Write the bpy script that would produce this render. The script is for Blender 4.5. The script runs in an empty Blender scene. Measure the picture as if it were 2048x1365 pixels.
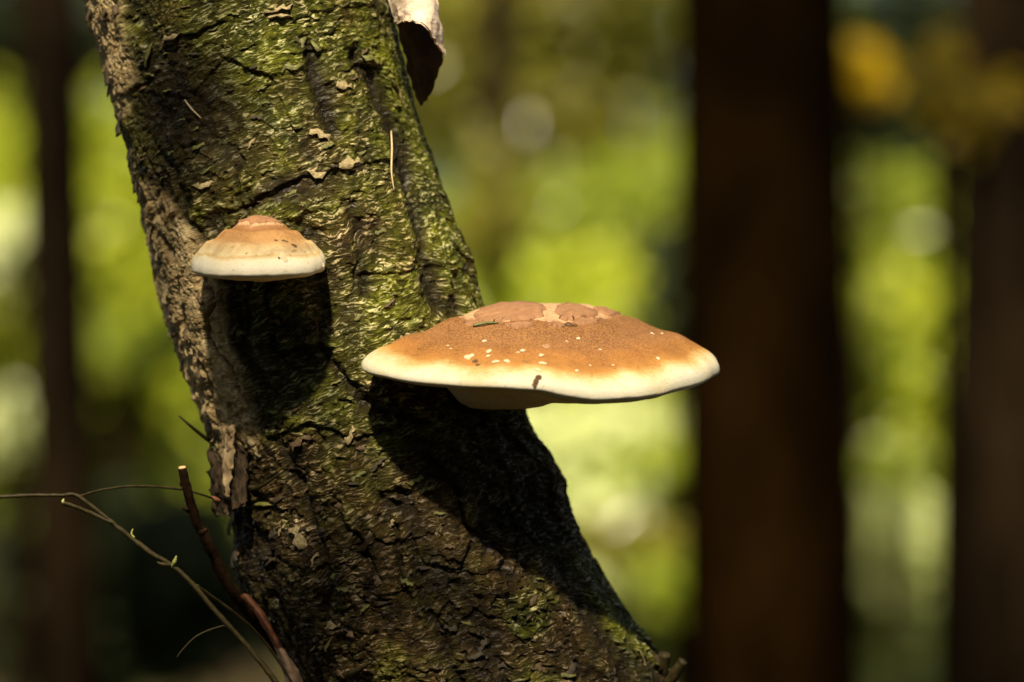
import bpy, math, random
import numpy as np
from mathutils import Vector, Matrix

random.seed(7)
RNG = np.random.default_rng(11)
R = math.radians
scene = bpy.context.scene
COL = scene.collection

# ------------------------------------------------------------------ camera, sky, sun, exposure
CAM_D, CAM_H, K = 2.2, 1.45, 0.000305          # metres to the trunk, lens height, metres per photo pixel at the trunk
cam_data = bpy.data.cameras.new('camera')
cam = bpy.data.objects.new('camera', cam_data)
COL.objects.link(cam)
cam.location = (0, -CAM_D, CAM_H)
cam.rotation_euler = (R(90), 0, 0)
cam_data.sensor_width = 36
cam_data.lens = 36 * CAM_D / (2048 * K)
cam_data.clip_end = 500
cam_data.dof.use_dof = True
cam_data.dof.focus_distance = CAM_D - 0.10
cam_data.dof.aperture_fstop = cam_data.lens / 35.5
scene.camera = cam

SUN_EL, SUN_AZ = 50, -7                        # degrees up; degrees to the right of the line from trunk to camera
world = bpy.data.worlds.new('World')
scene.world = world
world.use_nodes = True
wn = world.node_tree
bg = wn.nodes['Background']
sky = wn.nodes.new('ShaderNodeTexSky')
sky.sky_type = 'NISHITA'
sky.sun_disc = False
sky.sun_elevation = R(SUN_EL)
sky.sun_rotation = R(180 - SUN_AZ)
sky.dust_density = 2.0
wn.links.new(sky.outputs[0], bg.inputs[0])
bg.inputs[1].default_value = 0.075
sun_data = bpy.data.lights.new('sun', 'SUN')
sun_data.energy = 5.0
sun_data.angle = R(2.5)
sun_data.color = (1.0, 0.87, 0.66)
sun = bpy.data.objects.new('sun', sun_data)
COL.objects.link(sun)
sun_dir = Vector((math.sin(R(SUN_AZ)) * math.cos(R(SUN_EL)), -math.cos(R(SUN_AZ)) * math.cos(R(SUN_EL)), math.sin(R(SUN_EL))))
sun.rotation_euler = sun_dir.to_track_quat('Z', 'Y').to_euler()
sun.location = sun_dir * 30

scene.view_settings.view_transform = 'Standard'
scene.view_settings.look = 'None'
scene.view_settings.exposure = 0.88
scene.view_settings.gamma = 1
scene.render.engine = 'CYCLES'
scene.cycles.use_denoising = True
scene.cycles.max_bounces = 6
scene.cycles.transmission_bounces = 4
scene.cycles.sample_clamp_indirect = 4.0


def at(px, py, Y=0.0):
    f = (CAM_D + Y) / CAM_D * K
    return Vector(((px - 1024) * f, Y, CAM_H + (682.5 - py) * f))


def to_px(X, Y, Z):
    f = (CAM_D + Y) / CAM_D * K
    return 1024 + X / f, 682.5 - (Z - CAM_H) / f


# ------------------------------------------------------------------ helpers
def link(o, parent=None):
    COL.objects.link(o)
    if parent:
        o.parent = parent
    return o


def mesh_obj(name, verts, faces, mat=None, parent=None, smooth=True):
    me = bpy.data.meshes.new(name)
    if isinstance(verts, np.ndarray) and isinstance(faces, np.ndarray):
        n = faces.shape[1]
        me.vertices.add(len(verts))
        me.vertices.foreach_set('co', verts.astype(np.float32).ravel())
        me.loops.add(faces.size)
        me.loops.foreach_set('vertex_index', faces.astype(np.int32).ravel())
        me.polygons.add(len(faces))
        me.polygons.foreach_set('loop_start', np.arange(0, faces.size, n, dtype=np.int32))
        me.polygons.foreach_set('loop_total', np.full(len(faces), n, dtype=np.int32))
        me.update(calc_edges=True)
    else:
        me.from_pydata([tuple(v) for v in verts], [], [tuple(f) for f in faces])
        me.update()
    if smooth:
        me.polygons.foreach_set('use_smooth', np.ones(len(me.polygons), dtype=bool))
    if mat:
        me.materials.append(mat)
    return link(bpy.data.objects.new(name, me), parent)


def tag(o, label=None, cat=None, group=None, kind=None):
    for k, v in (('label', label), ('category', cat), ('group', group), ('kind', kind)):
        if v:
            o[k] = v
    return o


def empty(name, loc=(0, 0, 0)):
    o = bpy.data.objects.new(name, None)
    o.location = loc
    o.empty_display_size = 0.05
    return link(o)


def set_attr(o, name, arr):
    a = o.data.attributes.new(name, 'FLOAT', 'POINT')
    a.data.foreach_set('value', np.ascontiguousarray(arr, dtype=np.float32).ravel())


_perm = RNG.permutation(4096)


def _h(ix, iy, iz):
    return _perm[(_perm[(_perm[ix & 4095] + iy) & 4095] + iz) & 4095]


def perlin(x, y, z):
    x = np.asarray(x, float); y = np.asarray(y, float); z = np.asarray(z, float) + 0 * x
    xi = np.floor(x).astype(np.int64); yi = np.floor(y).astype(np.int64); zi = np.floor(z).astype(np.int64)
    xf = x - xi; yf = y - yi; zf = z - zi
    f = lambda t: t * t * t * (t * (t * 6 - 15) + 10)
    u, v, w = f(xf), f(yf), f(zf)
    out = 0
    for dx in (0, 1):
        for dy in (0, 1):
            for dz in (0, 1):
                hh = _h(xi + dx, yi + dy, zi + dz)
                g = (((hh & 7) - 3.5) * (xf - dx) + (((hh >> 3) & 7) - 3.5) * (yf - dy) + (((hh >> 6) & 7) - 3.5) * (zf - dz)) / 3.5
                out = out + g * (u if dx else 1 - u) * (v if dy else 1 - v) * (w if dz else 1 - w)
    return out


def fbm(x, y, z, octaves=3, gain=0.5):
    s, a = 0, 1.0
    for i in range(octaves):
        s = s + a * perlin(x * 2 ** i + 7.3 * i, y * 2 ** i + 3.1 * i, z * 2 ** i + 1.7 * i)
        a *= gain
    return s


def voronoi2(x, y):
    """F1, F2 and the id of the nearest cell."""
    xi = np.floor(x).astype(np.int64); yi = np.floor(y).astype(np.int64)
    f1 = np.full(x.shape, 9.0); f2 = np.full(x.shape, 9.0); cid = np.zeros(x.shape, int)
    for dx in (-1, 0, 1):
        for dy in (-1, 0, 1):
            h = _h(xi + dx, yi + dy, xi * 0 + 5)
            h2 = _h(xi + dx, yi + dy, xi * 0 + 91)
            d = np.hypot(xi + dx + h / 4096 - x, yi + dy + h2 / 4096 - y)
            near = d < f1
            f2 = np.where(near, f1, np.minimum(f2, d))
            cid = np.where(near, h, cid)
            f1 = np.where(near, d, f1)
    return f1, f2, cid


def sstep(a, b, x):
    t = np.clip((x - a) / (b - a), 0, 1)
    return t * t * (3 - 2 * t)


def catmull(pts, n, closed=False):
    pts = np.array(pts, float)
    m = len(pts)
    out = []
    segs = m if closed else m - 1
    for i in range(segs):
        if closed:
            p0, p1, p2, p3 = (pts[(i + k) % m] for k in (-1, 0, 1, 2))
        else:
            p0, p1, p2, p3 = pts[max(i - 1, 0)], pts[i], pts[i + 1], pts[min(i + 2, m - 1)]
        t = np.linspace(0, 1, n, endpoint=False)[:, None]
        out.append(0.5 * (2 * p1 + (p2 - p0) * t + (2 * p0 - 5 * p1 + 4 * p2 - p3) * t ** 2 + (3 * p1 - p0 - 3 * p2 + p3) * t ** 3))
    if not closed:
        out.append(pts[-1:])
    return np.vstack(out)


def tube(path, radii, seg=8, wob=0.0, seed=0):
    """verts, quads of a tapered tube with closed ends."""
    path = np.array(path, float)
    n = len(path)
    radii = np.broadcast_to(np.array(radii, float), (n,)) if np.ndim(radii) == 0 else np.interp(np.linspace(0, 1, n), np.linspace(0, 1, len(radii)), radii)
    rg = np.random.default_rng(seed)
    verts, faces = [], []
    up = Vector((0.13, 0.97, 0.2))
    for i in range(n):
        t = Vector(path[min(i + 1, n - 1)] - path[max(i - 1, 0)]).normalized()
        a = t.cross(up)
        if a.length < 1e-3:
            a = t.cross(Vector((1, 0, 0)))
        a.normalize()
        b = t.cross(a).normalized()
        for j in range(seg):
            th = 2 * math.pi * j / seg
            r = radii[i] * (1 + wob * rg.normal())
            verts.append(Vector(path[i]) + (a * math.cos(th) + b * math.sin(th)) * r)
    for i in range(n - 1):
        for j in range(seg):
            k = (j + 1) % seg
            faces.append((i * seg + j, i * seg + k, (i + 1) * seg + k, (i + 1) * seg + j))
    faces.append(tuple(range(seg))[::-1])
    faces.append(tuple((n - 1) * seg + j for j in range(seg)))
    return verts, faces


class Shape:
    """collects pieces of ONE part."""
    def __init__(self):
        self.v, self.f = [], []

    def add(self, vf):
        o = len(self.v)
        self.v += [tuple(p) for p in vf[0]]
        self.f += [tuple(i + o for i in f) for f in vf[1]]

    def build(self, name, mat, parent=None, smooth=True):
        return mesh_obj(name, self.v, self.f, mat, parent, smooth)


# ------------------------------------------------------------------ material helpers
class NT:
    def __init__(self, name):
        self.m = bpy.data.materials.new(name)
        self.m.use_nodes = True
        self.t = self.m.node_tree
        self.b = self.t.nodes['Principled BSDF']

    def n(self, typ, **kw):
        nd = self.t.nodes.new(typ)
        for k, v in kw.items():
            if k.startswith('i_'):
                nd.inputs[k[2:].replace('_', ' ')].default_value = v
            else:
                setattr(nd, k, v)
        return nd

    def l(self, a, b):
        self.t.links.new(a, b)

    def noise(self, vec, scale, detail=3, rough=0.55, dist=0.0):
        nd = self.n('ShaderNodeTexNoise')
        nd.inputs['Scale'].default_value = scale
        nd.inputs['Detail'].default_value = detail
        nd.inputs['Roughness'].default_value = rough
        nd.inputs['Distortion'].default_value = dist
        self.l(vec, nd.inputs['Vector'])
        return nd.outputs['Fac']

    def attr(self, name):
        nd = self.n('ShaderNodeAttribute')
        nd.attribute_name = name
        return nd.outputs['Fac']

    def ramp(self, fac, stops, interp='LINEAR'):
        nd = self.n('ShaderNodeValToRGB')
        cr = nd.color_ramp
        cr.interpolation = interp
        while len(cr.elements) < len(stops):
            cr.elements.new(0.5)
        for e, (p, c) in zip(cr.elements, stops):
            e.position = p
            e.color = (c, c, c, 1) if isinstance(c, (int, float)) else (*c, 1)
        self.l(fac, nd.inputs[0])
        return nd.outputs[0]

    def mix(self, fac, a, b, mode='MIX'):
        nd = self.n('ShaderNodeMix', data_type='RGBA', blend_type=mode)
        for s, v in ((0, fac), (6, a), (7, b)):
            if hasattr(v, 'links'):
                self.l(v, nd.inputs[s])
            elif s == 0:
                nd.inputs[0].default_value = v
            else:
                nd.inputs[s].default_value = (*v, 1)
        return nd.outputs[2]

    def math(self, op, a, b=None, clamp=False):
        nd = self.n('ShaderNodeMath', operation=op, use_clamp=clamp)
        for i, v in enumerate((a, b)):
            if v is None:
                continue
            if hasattr(v, 'links'):
                self.l(v, nd.inputs[i])
            else:
                nd.inputs[i].default_value = v
        return nd.outputs[0]

    def bump(self, height, strength, dist, prev=None):
        nd = self.n('ShaderNodeBump')
        nd.inputs['Strength'].default_value = strength
        nd.inputs['Distance'].default_value = dist
        self.l(height, nd.inputs['Height'])
        if prev is not None:
            self.l(prev, nd.inputs['Normal'])
        return nd.outputs[0]

    def coords(self):
        return self.n('ShaderNodeTexCoord').outputs['Object']

    def mapped(self, vec, scale=(1, 1, 1), rot=(0, 0, 0), loc=(0, 0, 0)):
        nd = self.n('ShaderNodeMapping')
        nd.inputs['Scale'].default_value = scale
        nd.inputs['Rotation'].default_value = rot
        nd.inputs['Location'].default_value = loc
        self.l(vec, nd.inputs['Vector'])
        return nd.outputs[0]

    def set(self, color=None, rough=None, normal=None, spec=None):
        for key, v in (('Base Color', color), ('Roughness', rough), ('Normal', normal), ('Specular IOR Level', spec)):
            if v is None:
                continue
            if hasattr(v, 'links'):
                self.l(v, self.b.inputs[key])
            elif isinstance(v, tuple):
                self.b.inputs[key].default_value = (*v, 1)
            else:
                self.b.inputs[key].default_value = v
        return self.m


def simple_mat(name, c1, c2, scale=40, rough=0.8, bump=0.3, bdist=0.002, stretch=(1, 1, 1), spec=0.3):
    k = NT(name)
    co = k.mapped(k.coords(), stretch)
    n1 = k.noise(co, scale, 4, 0.6)
    col = k.mix(k.ramp(n1, [(0.3, 0.0), (0.7, 1.0)]), c1, c2)
    return k.set(col, rough, k.bump(n1, bump, bdist), spec)


def leaf_mat(name, c1, c2, trans, scale=3.0, rough=0.24):
    """leaf with light passing through it."""
    k = NT(name)
    n1 = k.noise(k.coords(), scale, 3, 0.6)
    col = k.mix(k.ramp(n1, [(0.35, 0.0), (0.65, 1.0)]), c1, c2)
    k.set(col, rough, None, 0.3)
    tr = k.n('ShaderNodeBsdfTranslucent')
    tr.inputs[0].default_value = (*trans, 1)
    mx = k.n('ShaderNodeMixShader')
    mx.inputs[0].default_value = 0.33
    k.l(k.b.outputs[0], mx.inputs[1])
    k.l(tr.outputs[0], mx.inputs[2])
    out = [n for n in k.t.nodes if n.type == 'OUTPUT_MATERIAL'][0]
    k.l(mx.outputs[0], out.inputs[0])
    return k.m


M = {}


def make_bark():
    k = NT('birch_bark')
    ob = k.coords()
    uv = k.n('ShaderNodeUVMap').outputs[0]
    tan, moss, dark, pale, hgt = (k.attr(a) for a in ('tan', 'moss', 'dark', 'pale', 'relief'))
    warp = k.n('ShaderNodeTexNoise')
    warp.inputs['Scale'].default_value = 34
    warp.inputs['Detail'].default_value = 3
    k.l(ob, warp.inputs['Vector'])
    wsub = k.n('ShaderNodeVectorMath', operation='MULTIPLY_ADD')
    k.l(warp.outputs['Color'], wsub.inputs[0])
    wsub.inputs[1].default_value = (0.017, 0.017, 0.0)
    k.l(uv, wsub.inputs[2])
    uv = wsub.outputs[0]
    lam = k.noise(k.mapped(uv, (95, 330, 1)), 1.0, 4, 0.62, 0.7)          # papery lamellae across the stem
    lam2 = k.noise(k.mapped(uv, (260, 900, 1), loc=(3, 7, 0)), 1.0, 3, 0.6, 0.6)
    grit = k.noise(ob, 900, 4, 0.65)
    patch = k.noise(ob, 38, 5, 0.62, 0.6)
    patch2 = k.noise(k.mapped(ob, (1, 1, 1), loc=(4, 1, 2)), 90, 4, 0.6)
    broad = k.noise(k.mapped(ob, (1, 1, 1), loc=(2, 5, 1)), 17, 4, 0.6, 0.4)
    brown = k.mix(k.ramp(patch2, [(0.35, 0.0), (0.68, 1.0)]), (0.030, 0.016, 0.003), (0.125, 0.076, 0.017))
    green = k.mix(k.ramp(patch, [(0.38, 0.0), (0.66, 1.0)]), (0.066, 0.080, 0.003), (0.27, 0.285, 0.012))
    base = k.mix(moss, brown, green)
    base = k.mix(k.ramp(broad, [(0.34, 0.6), (0.52, 0.0)]), base, (0.026, 0.020, 0.003))
    lam3 = k.noise(k.mapped(uv, (170, 620, 1), loc=(9, 2, 0)), 1.0, 3, 0.6, 0.8)
    lamr = k.ramp(lam3, [(0.40, 0.0), (0.50, 0.45), (0.60, 1.0)])
    base = k.mix(lamr, k.mix(0.75, base, (0.010, 0.007, 0.002)), base)
    base = k.mix(k.ramp(lam, [(0.36, 0.55), (0.50, 0.0)]), base, (0.014, 0.010, 0.002))
    tipm = k.math('MULTIPLY', k.ramp(lam, [(0.45, 0.0), (0.56, 1.0)]), k.ramp(lam3, [(0.51, 0.0), (0.58, 1.0)]))
    glints = k.math('MULTIPLY', tipm, pale, True)
    glints = k.math('MULTIPLY', glints, k.ramp(patch2, [(0.38, 0.0), (0.52, 1.0)]))
    base = k.mix(glints, base, k.mix(moss, (0.60, 0.43, 0.20), (0.68, 0.62, 0.26)))  # glints on the lamella tips, painted in as pale colour
    tcol = k.mix(k.ramp(patch2, [(0.3, 0.0), (0.7, 1.0)]), (0.27, 0.175, 0.06), (0.62, 0.48, 0.245))
    tcol = k.mix(k.ramp(lam2, [(0.30, 0.0), (0.55, 1.0)]), k.mix(0.35, tcol, (0.05, 0.03, 0.012)), tcol)
    base = k.mix(tan, base, tcol)
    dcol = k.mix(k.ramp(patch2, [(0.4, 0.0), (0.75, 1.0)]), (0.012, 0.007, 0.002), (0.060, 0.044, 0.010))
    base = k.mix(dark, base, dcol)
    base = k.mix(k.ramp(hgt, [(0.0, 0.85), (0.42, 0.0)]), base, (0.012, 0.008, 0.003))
    rough = k.ramp(tipm, [(0.0, 0.66), (0.6, 0.28)])
    nrm = k.bump(lam, 0.9, 0.0030)
    nrm = k.bump(lam3, 0.9, 0.0020, nrm)
    nrm = k.bump(lam2, 0.8, 0.0010, nrm)
    nrm = k.bump(grit, 0.7, 0.0008, nrm)
    spec = k.ramp(tipm, [(0.0, 0.10), (0.5, 0.65)])
    return k.set(base, rough, nrm, spec)


def make_cap(name, stops, crust_edge, dark_band):
    """bracket cap: colour by how far from the point of attachment to the rim."""
    k = NT(name)
    stops = [(p_, tuple(0.80 * c_ for c_ in col_)) for p_, col_ in stops]
    ob = k.coords()
    t = k.attr('radial')
    side = k.attr('side')
    wav = k.noise(ob, 26, 3, 0.55)
    mot = k.noise(ob, 420, 3, 0.6)
    mot2 = k.noise(ob, 950, 2, 0.6)
    grad = k.math('ADD', t, k.math('MULTIPLY', k.math('SUBTRACT', wav, 0.5), 0.16))
    grad = k.math('ADD', grad, k.math('MULTIPLY', k.math('SUBTRACT', mot, 0.5), 0.055))
    col = k.ramp(grad, stops)
    blot = k.noise(k.mapped(ob, (1, 1, 1), loc=(1, 2, 3)), 48, 4, 0.62, 0.5)
    mottle = k.math('MULTIPLY', k.ramp(blot, [(0.40, 0.8), (0.58, 0.0)]), k.ramp(t, [(0.42, 0.0), (0.5, 1.0), (0.86, 0.9), (0.93, 0.0)]))  # darker brown mottles of the cap skin
    col = k.mix(mottle, col, k.mix(0.55, col, (0.075, 0.026, 0.007)))
    speck = k.ramp(mot2, [(0.40, 0.0), (0.62, 1.0)])
    amt = k.math('MULTIPLY', k.ramp(grad, [(0.3, 0.0), (0.45, 0.75), (0.78, 0.65), (0.93, 0.12)]), speck)
    col = k.mix(amt, col, k.mix(0.6, col, (0.50, 0.25, 0.075)))
    crust = k.mix(k.ramp(mot, [(0.35, 0.0), (0.65, 1.0)]), (0.34, 0.185, 0.085), (0.46, 0.29, 0.155))
    cg = k.math('ADD', grad, k.math('MULTIPLY', k.math('SUBTRACT', k.noise(ob, 130, 4, 0.7), 0.5), 0.22))
    col = k.mix(k.ramp(cg, [(crust_edge - 0.012, 1.0), (crust_edge + 0.012, 0.0)]), col, crust)
    pits = k.noise(k.mapped(ob, (1, 1, 1), loc=(7, 3, 1)), 210, 3, 0.6)
    col = k.mix(k.math('MULTIPLY', k.ramp(pits, [(0.64, 0.0), (0.70, 0.7)]), k.ramp(t, [(0.85, 1.0), (0.95, 0.3)])), col, (0.10, 0.045, 0.014))
    dots = k.noise(ob, 520, 2, 0.5)
    rimd = k.math('MULTIPLY', k.ramp(dots, [(0.68, 0.0), (0.74, 1.0)]), k.ramp(t, [(0.90, 0.0), (0.96, 0.6)]))
    col = k.mix(rimd, col, (0.22, 0.13, 0.05))
    pore = k.mix(k.ramp(mot, [(0.35, 0.0), (0.7, 1.0)]), (0.66, 0.46, 0.23), (0.76, 0.60, 0.36))
    col = k.mix(side, col, pore)
    nrm = k.bump(mot, 0.45, 0.0006)
    nrm = k.bump(mot2, 0.5, 0.0003, nrm)
    m = k.set(col, 0.72, nrm, 0.25)
    k.b.inputs['Subsurface Weight'].default_value = 0.12
    k.b.inputs['Subsurface Radius'].default_value = (0.004, 0.002, 0.001)
    k.b.inputs['Subsurface Scale'].default_value = 0.5
    return m


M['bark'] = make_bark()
M['cap_big'] = make_cap('bracket_cap_brown', [
    (0.00, (0.20, 0.085, 0.032)), (0.42, (0.185, 0.080, 0.030)), (0.48, (0.135, 0.050, 0.014)), (0.64, (0.185, 0.078, 0.026)), (0.72, (0.215, 0.084, 0.021)),
    (0.82, (0.30, 0.118, 0.021)), (0.89, (0.40, 0.18, 0.036)), (0.925, (0.52, 0.35, 0.12)), (0.96, (0.62, 0.53, 0.30)), (1.0, (0.68, 0.64, 0.48))], 0.44, 0.4)
M['cap_small'] = make_cap('bracket_cap_pale', [
    (0.00, (0.26, 0.125, 0.052)), (0.36, (0.27, 0.13, 0.050)), (0.42, (0.19, 0.082, 0.026)), (0.50, (0.34, 0.17, 0.058)), (0.62, (0.42, 0.235, 0.085)), (0.72, (0.52, 0.34, 0.145)),
    (0.80, (0.61, 0.45, 0.215)), (0.87, (0.70, 0.58, 0.32)), (0.91, (0.58, 0.40, 0.16)), (0.945, (0.72, 0.63, 0.40)), (1.0, (0.76, 0.70, 0.52))], 0.34, 0.42)
M['crust'] = simple_mat('cap_crust', (0.20, 0.092, 0.038), (0.29, 0.15, 0.068), 220, 0.8, 0.5, 0.0006)
M['crumb'] = simple_mat('pale_crumb', (0.45, 0.31, 0.15), (0.66, 0.56, 0.38), 3, 0.8, 0.4, 0.0005)
M['crumb_dark'] = simple_mat('brown_crumb', (0.03, 0.016, 0.006), (0.16, 0.085, 0.03), 3, 0.8, 0.4, 0.0005)
M['needle'] = simple_mat('green_needle', (0.06, 0.085, 0.02), (0.16, 0.17, 0.05), 200, 0.5, 0.2, 0.0003)
M['dry_needle'] = simple_mat('dry_needle', (0.42, 0.30, 0.14), (0.62, 0.50, 0.28), 200, 0.5, 0.2, 0.0003)
M['flake_pale'] = simple_mat('flake_pale', (0.11, 0.075, 0.025), (0.46, 0.36, 0.18), 5, 0.7, 0.8, 0.0010, (1, 3, 1))
M['flake_olive'] = simple_mat('flake_olive', (0.040, 0.042, 0.006), (0.19, 0.18, 0.035), 5, 0.5, 0.8, 0.0010, (1, 3, 1), 0.5)
M['flake_brown'] = simple_mat('flake_brown', (0.03, 0.018, 0.006), (0.16, 0.095, 0.035), 5, 0.6, 0.8, 0.0010, (1, 3, 1), 0.5)
M['flake_dark'] = simple_mat('flake_dark', (0.014, 0.009, 0.004), (0.06, 0.042, 0.018), 5, 0.6, 0.8, 0.0010, (1, 3, 1), 0.4)
M['shard_dark'] = simple_mat('shard_dark', (0.012, 0.007, 0.003), (0.07, 0.042, 0.016), 160, 0.8, 1.0, 0.002, (2, 2, 0.5))
M['shard_pale'] = simple_mat('shard_pale', (0.13, 0.075, 0.028), (0.46, 0.34, 0.18), 160, 0.8, 1.0, 0.002, (2, 2, 0.5))
M['curl'] = simple_mat('bark_curl_outer', (0.50, 0.36, 0.24), (0.70, 0.56, 0.42), 120, 0.7, 0.8, 0.0010, (1, 1, 3))
M['curl_shade'] = simple_mat('bark_curl_shaded', (0.020, 0.011, 0.005), (0.07, 0.034, 0.015), 90, 0.8, 0.6, 0.0010)  # shade inside the curl, put in as dark brown
M['twig'] = simple_mat('twig_bark', (0.012, 0.009, 0.002), (0.038, 0.028, 0.008), 260, 0.6, 0.7, 0.0006, (1, 1, 1), 0.15)
M['red_twig'] = simple_mat('red_brown_twig', (0.006, 0.003, 0.001), (0.024, 0.011, 0.0035), 220, 0.7, 0.9, 0.0012, (1, 1, 1), 0.08)
M['cut'] = simple_mat('cut_wood', (0.62, 0.34, 0.14), (0.80, 0.52, 0.26), 300, 0.7, 0.3, 0.0004)
M['strip_red'] = simple_mat('red_bark_strip', (0.045, 0.012, 0.003), (0.11, 0.036, 0.012), 120, 0.7, 0.6, 0.0006, (1, 1, 2))
M['strip_pale'] = simple_mat('pale_bark_strip', (0.20, 0.115, 0.060), (0.36, 0.25, 0.16), 120, 0.7, 0.6, 0.0006, (1, 1, 2))
M['bud_red'] = simple_mat('red_bud', (0.10, 0.030, 0.010), (0.17, 0.06, 0.02), 300, 0.6, 0.2, 0.0003)
M['bud'] = simple_mat('green_bud', (0.14, 0.15, 0.03), (0.26, 0.26, 0.07), 300, 0.5, 0.2, 0.0003)
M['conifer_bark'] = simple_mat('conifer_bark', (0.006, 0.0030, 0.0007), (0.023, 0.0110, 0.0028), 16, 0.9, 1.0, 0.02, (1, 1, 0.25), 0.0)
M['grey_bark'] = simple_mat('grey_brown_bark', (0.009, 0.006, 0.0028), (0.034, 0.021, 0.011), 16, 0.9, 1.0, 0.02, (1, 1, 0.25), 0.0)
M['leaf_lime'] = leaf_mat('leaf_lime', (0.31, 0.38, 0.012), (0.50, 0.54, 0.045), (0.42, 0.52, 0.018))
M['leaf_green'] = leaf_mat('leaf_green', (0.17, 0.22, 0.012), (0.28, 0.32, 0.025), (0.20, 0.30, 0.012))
M['leaf_pale'] = leaf_mat('leaf_pale', (0.52, 0.60, 0.16), (0.76, 0.80, 0.44), (0.52, 0.58, 0.06))  # sunlight and bright blurred spots painted into pale leaves
M['leaf_dark'] = leaf_mat('leaf_dark', (0.010, 0.018, 0.003), (0.035, 0.048, 0.008), (0.02, 0.035, 0.004), rough=0.6)  # needle colour; on the dark bushes it paints in shade
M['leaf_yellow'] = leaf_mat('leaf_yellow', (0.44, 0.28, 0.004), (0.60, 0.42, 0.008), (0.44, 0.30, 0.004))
M['leaf_olive'] = leaf_mat('leaf_olive', (0.13, 0.13, 0.014), (0.24, 0.22, 0.025), (0.16, 0.17, 0.012))

# ------------------------------------------------------------------ the leaning birch trunk
EDGE_Y = [-400, -200, 0, 100, 200, 300, 400, 500, 600, 700, 800, 880, 950, 1000, 1050, 1100, 1150, 1200, 1250, 1300, 1365, 1430]
EDGE_L = [40, 105, 172, 200, 224, 252, 274, 297, 325, 357, 395, 425, 448, 458, 464, 466, 472, 498, 532, 565, 605, 650]
EDGE_R = [690, 735, 780, 801, 828, 858, 892, 934, 966, 1000, 1040, 1072, 1112, 1136, 1158, 1183, 1207, 1238, 1274, 1310, 1358, 1400]


def smooth1(a, n):
    k = np.hanning(n + 2)[1:-1]
    k /= k.sum()
    return np.convolve(np.pad(a, n // 2, mode='edge'), k, mode='valid')[:len(a)]


_yy = np.arange(-400, 1431, 2.0)
_LL = smooth1(np.interp(_yy, EDGE_Y, EDGE_L), 31)
_RR = smooth1(np.interp(_yy, EDGE_Y, EDGE_R), 31)


def trunk_section(py):
    """centre X, half width (m) for a photo row; continues beyond the frame up to the crown and down to the ground."""
    py = np.asarray(py, float)
    L = np.interp(py, _yy, _LL); Rr = np.interp(py, _yy, _RR)
    c, a = (L + Rr) / 2, (Rr - L) / 2
    up = np.clip(-400 - py, 0, None)
    dn = np.clip(py - 1430, 0, None)
    c = c - up * 0.30 + up ** 2 * 0.9e-5
    a = a - up * 0.016
    c = c + 900 * (1 - np.exp(-dn * 0.62 / 900))
    a = a + dn * 0.012 + 60 * sstep(2600, 4000, dn)
    return (c - 1024) * K, np.maximum(a, 60) * K


def seg_dist(px, py, pts):
    """distance to a polyline and signed height above it (photo pixels)."""
    best = np.full(px.shape, 1e9); sg = np.zeros(px.shape)
    for (x0, y0), (x1, y1) in zip(pts[:-1], pts[1:]):
        dx, dy = x1 - x0, y1 - y0
        t = np.clip(((px - x0) * dx + (py - y0) * dy) / (dx * dx + dy * dy), 0, 1)
        ex, ey = px - x0 - t * dx, py - y0 - t * dy
        d = np.hypot(ex, ey)
        s = -ey
        m = d < best
        best = np.where(m, d, best); sg = np.where(m, s, sg)
    return best, sg


def blob(px, py, cx, cy, rx, ry, ang=0):
    c, s = math.cos(R(ang)), math.sin(R(ang))
    x, y = px - cx, py - cy
    u, v = x * c + y * s, -x * s + y * c
    return np.exp(-((u / rx) ** 2 + (v / ry) ** 2) ** 1.5)


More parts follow.
